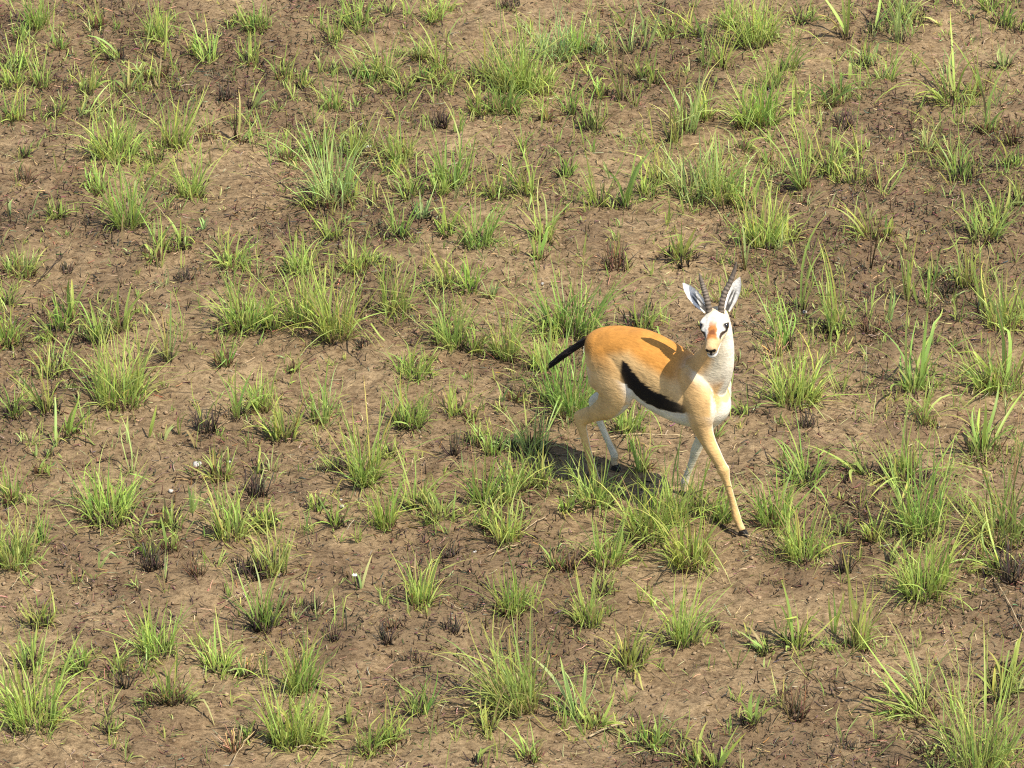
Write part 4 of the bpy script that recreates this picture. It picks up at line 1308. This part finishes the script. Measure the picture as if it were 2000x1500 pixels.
def build_gazelle():
    global rng
    rng = np.random.default_rng(4242)
    root = empty('gazelle', tuple(G_ORG)); root.rotation_euler = (0, 0, YAW)
    tag(root, 'fawn and white gazelle with black flank stripe walking, its horned head turned to us', 'gazelle')
    me = build_body(); paint_body(me)
    add('body', me, M_FUR, root)
    # hooves: two-toed
    for nm, (hx, hy) in HOOF.items():
        bm = bmesh.new()
        for sgn in (-1, 1):
            prof = [(-0.014, 0.0, 0.0085), (0.021, 0.0, 0.0055), (0.016, 0.010, 0.007), (0.006, 0.022, 0.0085), (-0.011, 0.020, 0.0085)]
            ring = []
            lo = [bm.verts.new((px, sgn * 0.0012, pz)) for px, pz, w in prof]
            hi = [bm.verts.new((px, sgn * (0.0012 + w * 1.15), pz)) for px, pz, w in prof]
            k = len(prof)
            bm.faces.new(lo); bm.faces.new(hi)
            for i in range(k):
                bm.faces.new((lo[i], lo[(i + 1) % k], hi[(i + 1) % k], hi[i]))
        bmesh.ops.recalc_face_normals(bm, faces=bm.faces)
        bmesh.ops.bevel(bm, geom=list(bm.edges), offset=0.0018, segments=2, affect='EDGES')
        m2 = bpy.data.meshes.new('hoof'); bm.to_mesh(m2); bm.free()
        at = m2.color_attributes.new('Col', 'FLOAT_COLOR', 'POINT')
        for d in at.data: d.color = (0.035, 0.030, 0.028, 1)
        add('hoof', m2, M_HOOF, root, (hx, hy, 0.0))
    # eyes
    for sgn in (-1, 1):
        bm = bmesh.new(); bmesh.ops.create_uvsphere(bm, u_segments=20, v_segments=12, radius=0.0126)
        m2 = bpy.data.meshes.new('eye'); bm.to_mesh(m2); bm.free()
        for p in m2.polygons: p.use_smooth = True
        add('eye', m2, M_EYE, root, tuple(hp(0.070, sgn * 0.0385, 0.0130)))
    # horns
    for sgn, pts in ((1, [(0.022, 0.020, 0.030), (0.012, 0.024, 0.066), (-0.006, 0.036, 0.098), (-0.028, 0.054, 0.128), (-0.046, 0.070, 0.162), (-0.053, 0.079, 0.196)]),
                     (-1, [(0.022, -0.020, 0.030), (0.012, -0.024, 0.066), (-0.004, -0.031, 0.094), (-0.020, -0.040, 0.114), (-0.032, -0.047, 0.138), (-0.038, -0.052, 0.160)])):
        P = catmull([hp(*p) for p in pts], 110)
        T = np.gradient(P, axis=0); T /= np.linalg.norm(T, axis=1, keepdims=True)
        S = HS - T * (T @ HS)[:, None]; S /= np.linalg.norm(S, axis=1, keepdims=True); U = np.cross(T, S)
        tt = np.linspace(0, 1, 110)
        r = np.interp(tt, [0, 0.5, 0.8, 1], [0.0110, 0.0094, 0.0066, 0.0014])
        ringm = 0.5 + 0.5 * np.sin(tt * 2 * np.pi * 15)
        fade = 1 - sstep(0.62, 0.8, tt)
        r2 = r * (1 + 0.12 * ringm * fade - 0.05 * fade)
        th = np.arange(14) * 2 * np.pi / 14
        V = P[:, None] + (S[:, None] * np.cos(th)[None, :, None] + U[:, None] * np.sin(th)[None, :, None]) * r2[:, None, None]
        idx = np.arange(110 * 14).reshape(110, 14); nx = np.roll(idx, -1, 1)
        Fq = np.stack([idx[:-1], nx[:-1], nx[1:], idx[1:]], -1).reshape(-1, 4)
        cc = np.array([0.150, 0.118, 0.088])[None] * (0.45 + 0.85 * ringm * fade + 0.35 * (1 - fade))[:, None]
        add('horn', mesh_from('horn', V.reshape(-1, 3), Fq, np.repeat(cc[:, None], 14, 1).reshape(-1, 3)), M_HORN, root)
    # ears: cupped leaf shells, open to the front
    for sgn, ax_ in ((1, (-0.40, 0.40, 0.83)), (-1, (-0.30, -0.62, 0.72))):
        ax_ = HF * ax_[0] + HS * ax_[1] + HU * ax_[2]; ax_ /= np.linalg.norm(ax_)
        fr = HF * 0.85 + HS * (0.10 if sgn > 0 else 0.42) + HU * 0.30; fr = fr - ax_ * (fr @ ax_); fr /= np.linalg.norm(fr)
        sdv = np.cross(ax_, fr)
        base = hp(-0.004, sgn * 0.034, 0.024)
        nl, nc = 26, 13; Lr = 0.120
        tt = np.linspace(0, 1, nl); ww = np.interp(tt, [0, 0.12, 0.35, 0.6, 0.82, 0.94, 1], [0.011, 0.0140, 0.0190, 0.0195, 0.0135, 0.0065, 0.001])
        V, C = [], []
        for shell in (0, 1):
            for i in range(nl):
                for j in range(nc):
                    a = (j / (nc - 1) * 2 - 1)
                    cup = np.interp(tt[i], [0, 0.3, 1], [1.45, 0.95, 0.45])
                    X = ww[i] * math.sin(a * cup) / max(math.sin(cup), 0.3) if cup < 1.55 else ww[i] * math.sin(a * cup)
                    D = -ww[i] * (1 - a * a) * 0.62 * cup
                    V.append(base + ax_ * (tt[i] * Lr) + sdv * X + fr * (D - shell * 0.0028 - 0.004 * math.sin(tt[i] * 3)))
                    if shell == 0:
                        rim = sstep(0.62, 0.82, abs(a))
                        l1 = math.exp(-((a + 0.34 - 0.2 * tt[i]) / 0.14) ** 2) + math.exp(-((a - 0.30 + 0.2 * tt[i]) / 0.14) ** 2)
                        dk = min(1, l1 * 1.3) * float(sstep(0.10, 0.2, tt[i]) * (1 - sstep(0.5, 0.7, tt[i]))) * (1 - rim)
                        dk = max(dk, 0.95 * float(1 - sstep(0.16, 0.34, tt[i])) * float(1 - sstep(0.3, 0.55, abs(a))))
                        c = np.array([0.82, 0.79, 0.73]) * (1 - dk) + np.array([0.025, 0.022, 0.022]) * dk
                        c = c * (1 - rim * 0.05)
                        edge = float(sstep(0.93, 1.0, abs(a))) * float(sstep(0.75, 0.95, tt[i]))
                        c = c * (1 - edge * 0.5)
                    else:
                        c = np.array([0.58, 0.40, 0.22])
                    C.append(c)
        idx = np.arange(2 * nl * nc).reshape(2, nl, nc)
        f = idx[0]; b = idx[1]
        Fq = [np.stack([f[:-1, :-1], f[:-1, 1:], f[1:, 1:], f[1:, :-1]], -1).reshape(-1, 4), np.stack([b[:-1, :-1], b[1:, :-1], b[1:, 1:], b[:-1, 1:]], -1).reshape(-1, 4)]
        for jj in (0, nc - 1):
            Fq.append(np.stack([f[:-1, jj], f[1:, jj], b[1:, jj], b[:-1, jj]], -1))
        add('ear', mesh_from('ear', np.array(V), np.concatenate(Fq), np.array(C)), M_FUR, root)
    # tail: dark switch with loose hairs
    V, Fq, Ft = tube('tail', [(-0.238, 0, 0.525, .012, .013), (-0.268, 0, 0.508, .0115, .013), (-0.315, 0, 0.466, .0090, .0112), (-0.365, 0.0, 0.420, .0088, .0118), (-0.405, 0.0, 0.380, .0070, .0095), (-0.430, 0, 0.353, .002, .003)], n=40, sides=14)
    P, rr, _ = PARTS['tail']
    hb, ht = [], []
    for _ in range(260):
        k = rng.integers(6, 34); a = rng.uniform(0, 6.28)
        d = P[min(k + 6, 39)] - P[k - 1]; d = d / np.linalg.norm(d)
        s1 = np.array([0, 1., 0]); s2 = np.cross(d, s1); o_ = s1 * math.cos(a) + s2 * math.sin(a)
        b0 = P[k] + o_ * rr[k] * 0.8
        hb.append(b0); ht.append(b0 + d * rng.uniform(0.020, 0.045) + o_ * rng.uniform(0.0, 0.003))
    V2, F2, C2 = sticks(np.array(hb), np.array(ht), 0.0012, 0.0004, hsv_jit((0.014, 0.012, 0.011), 260, 0.4), 4, 0.04)
    tc = np.clip((P[:, 0] + 0.262) / -0.02, 0, 1)
    ct = np.repeat((FAWN[None] * 0.6 * (1 - tc[:, None]) + np.array([[0.015, 0.012, 0.011]]) * tc[:, None])[:, None], 14, 1).reshape(-1, 3)
    ct = np.concatenate([ct, ct[:1], ct[-1:]])
    add('tail', mesh_from('tail', np.concatenate([V, V2]), np.concatenate([Fq, F2 + len(V)]), np.concatenate([ct, C2])), M_FUR, root)
build_gazelle()
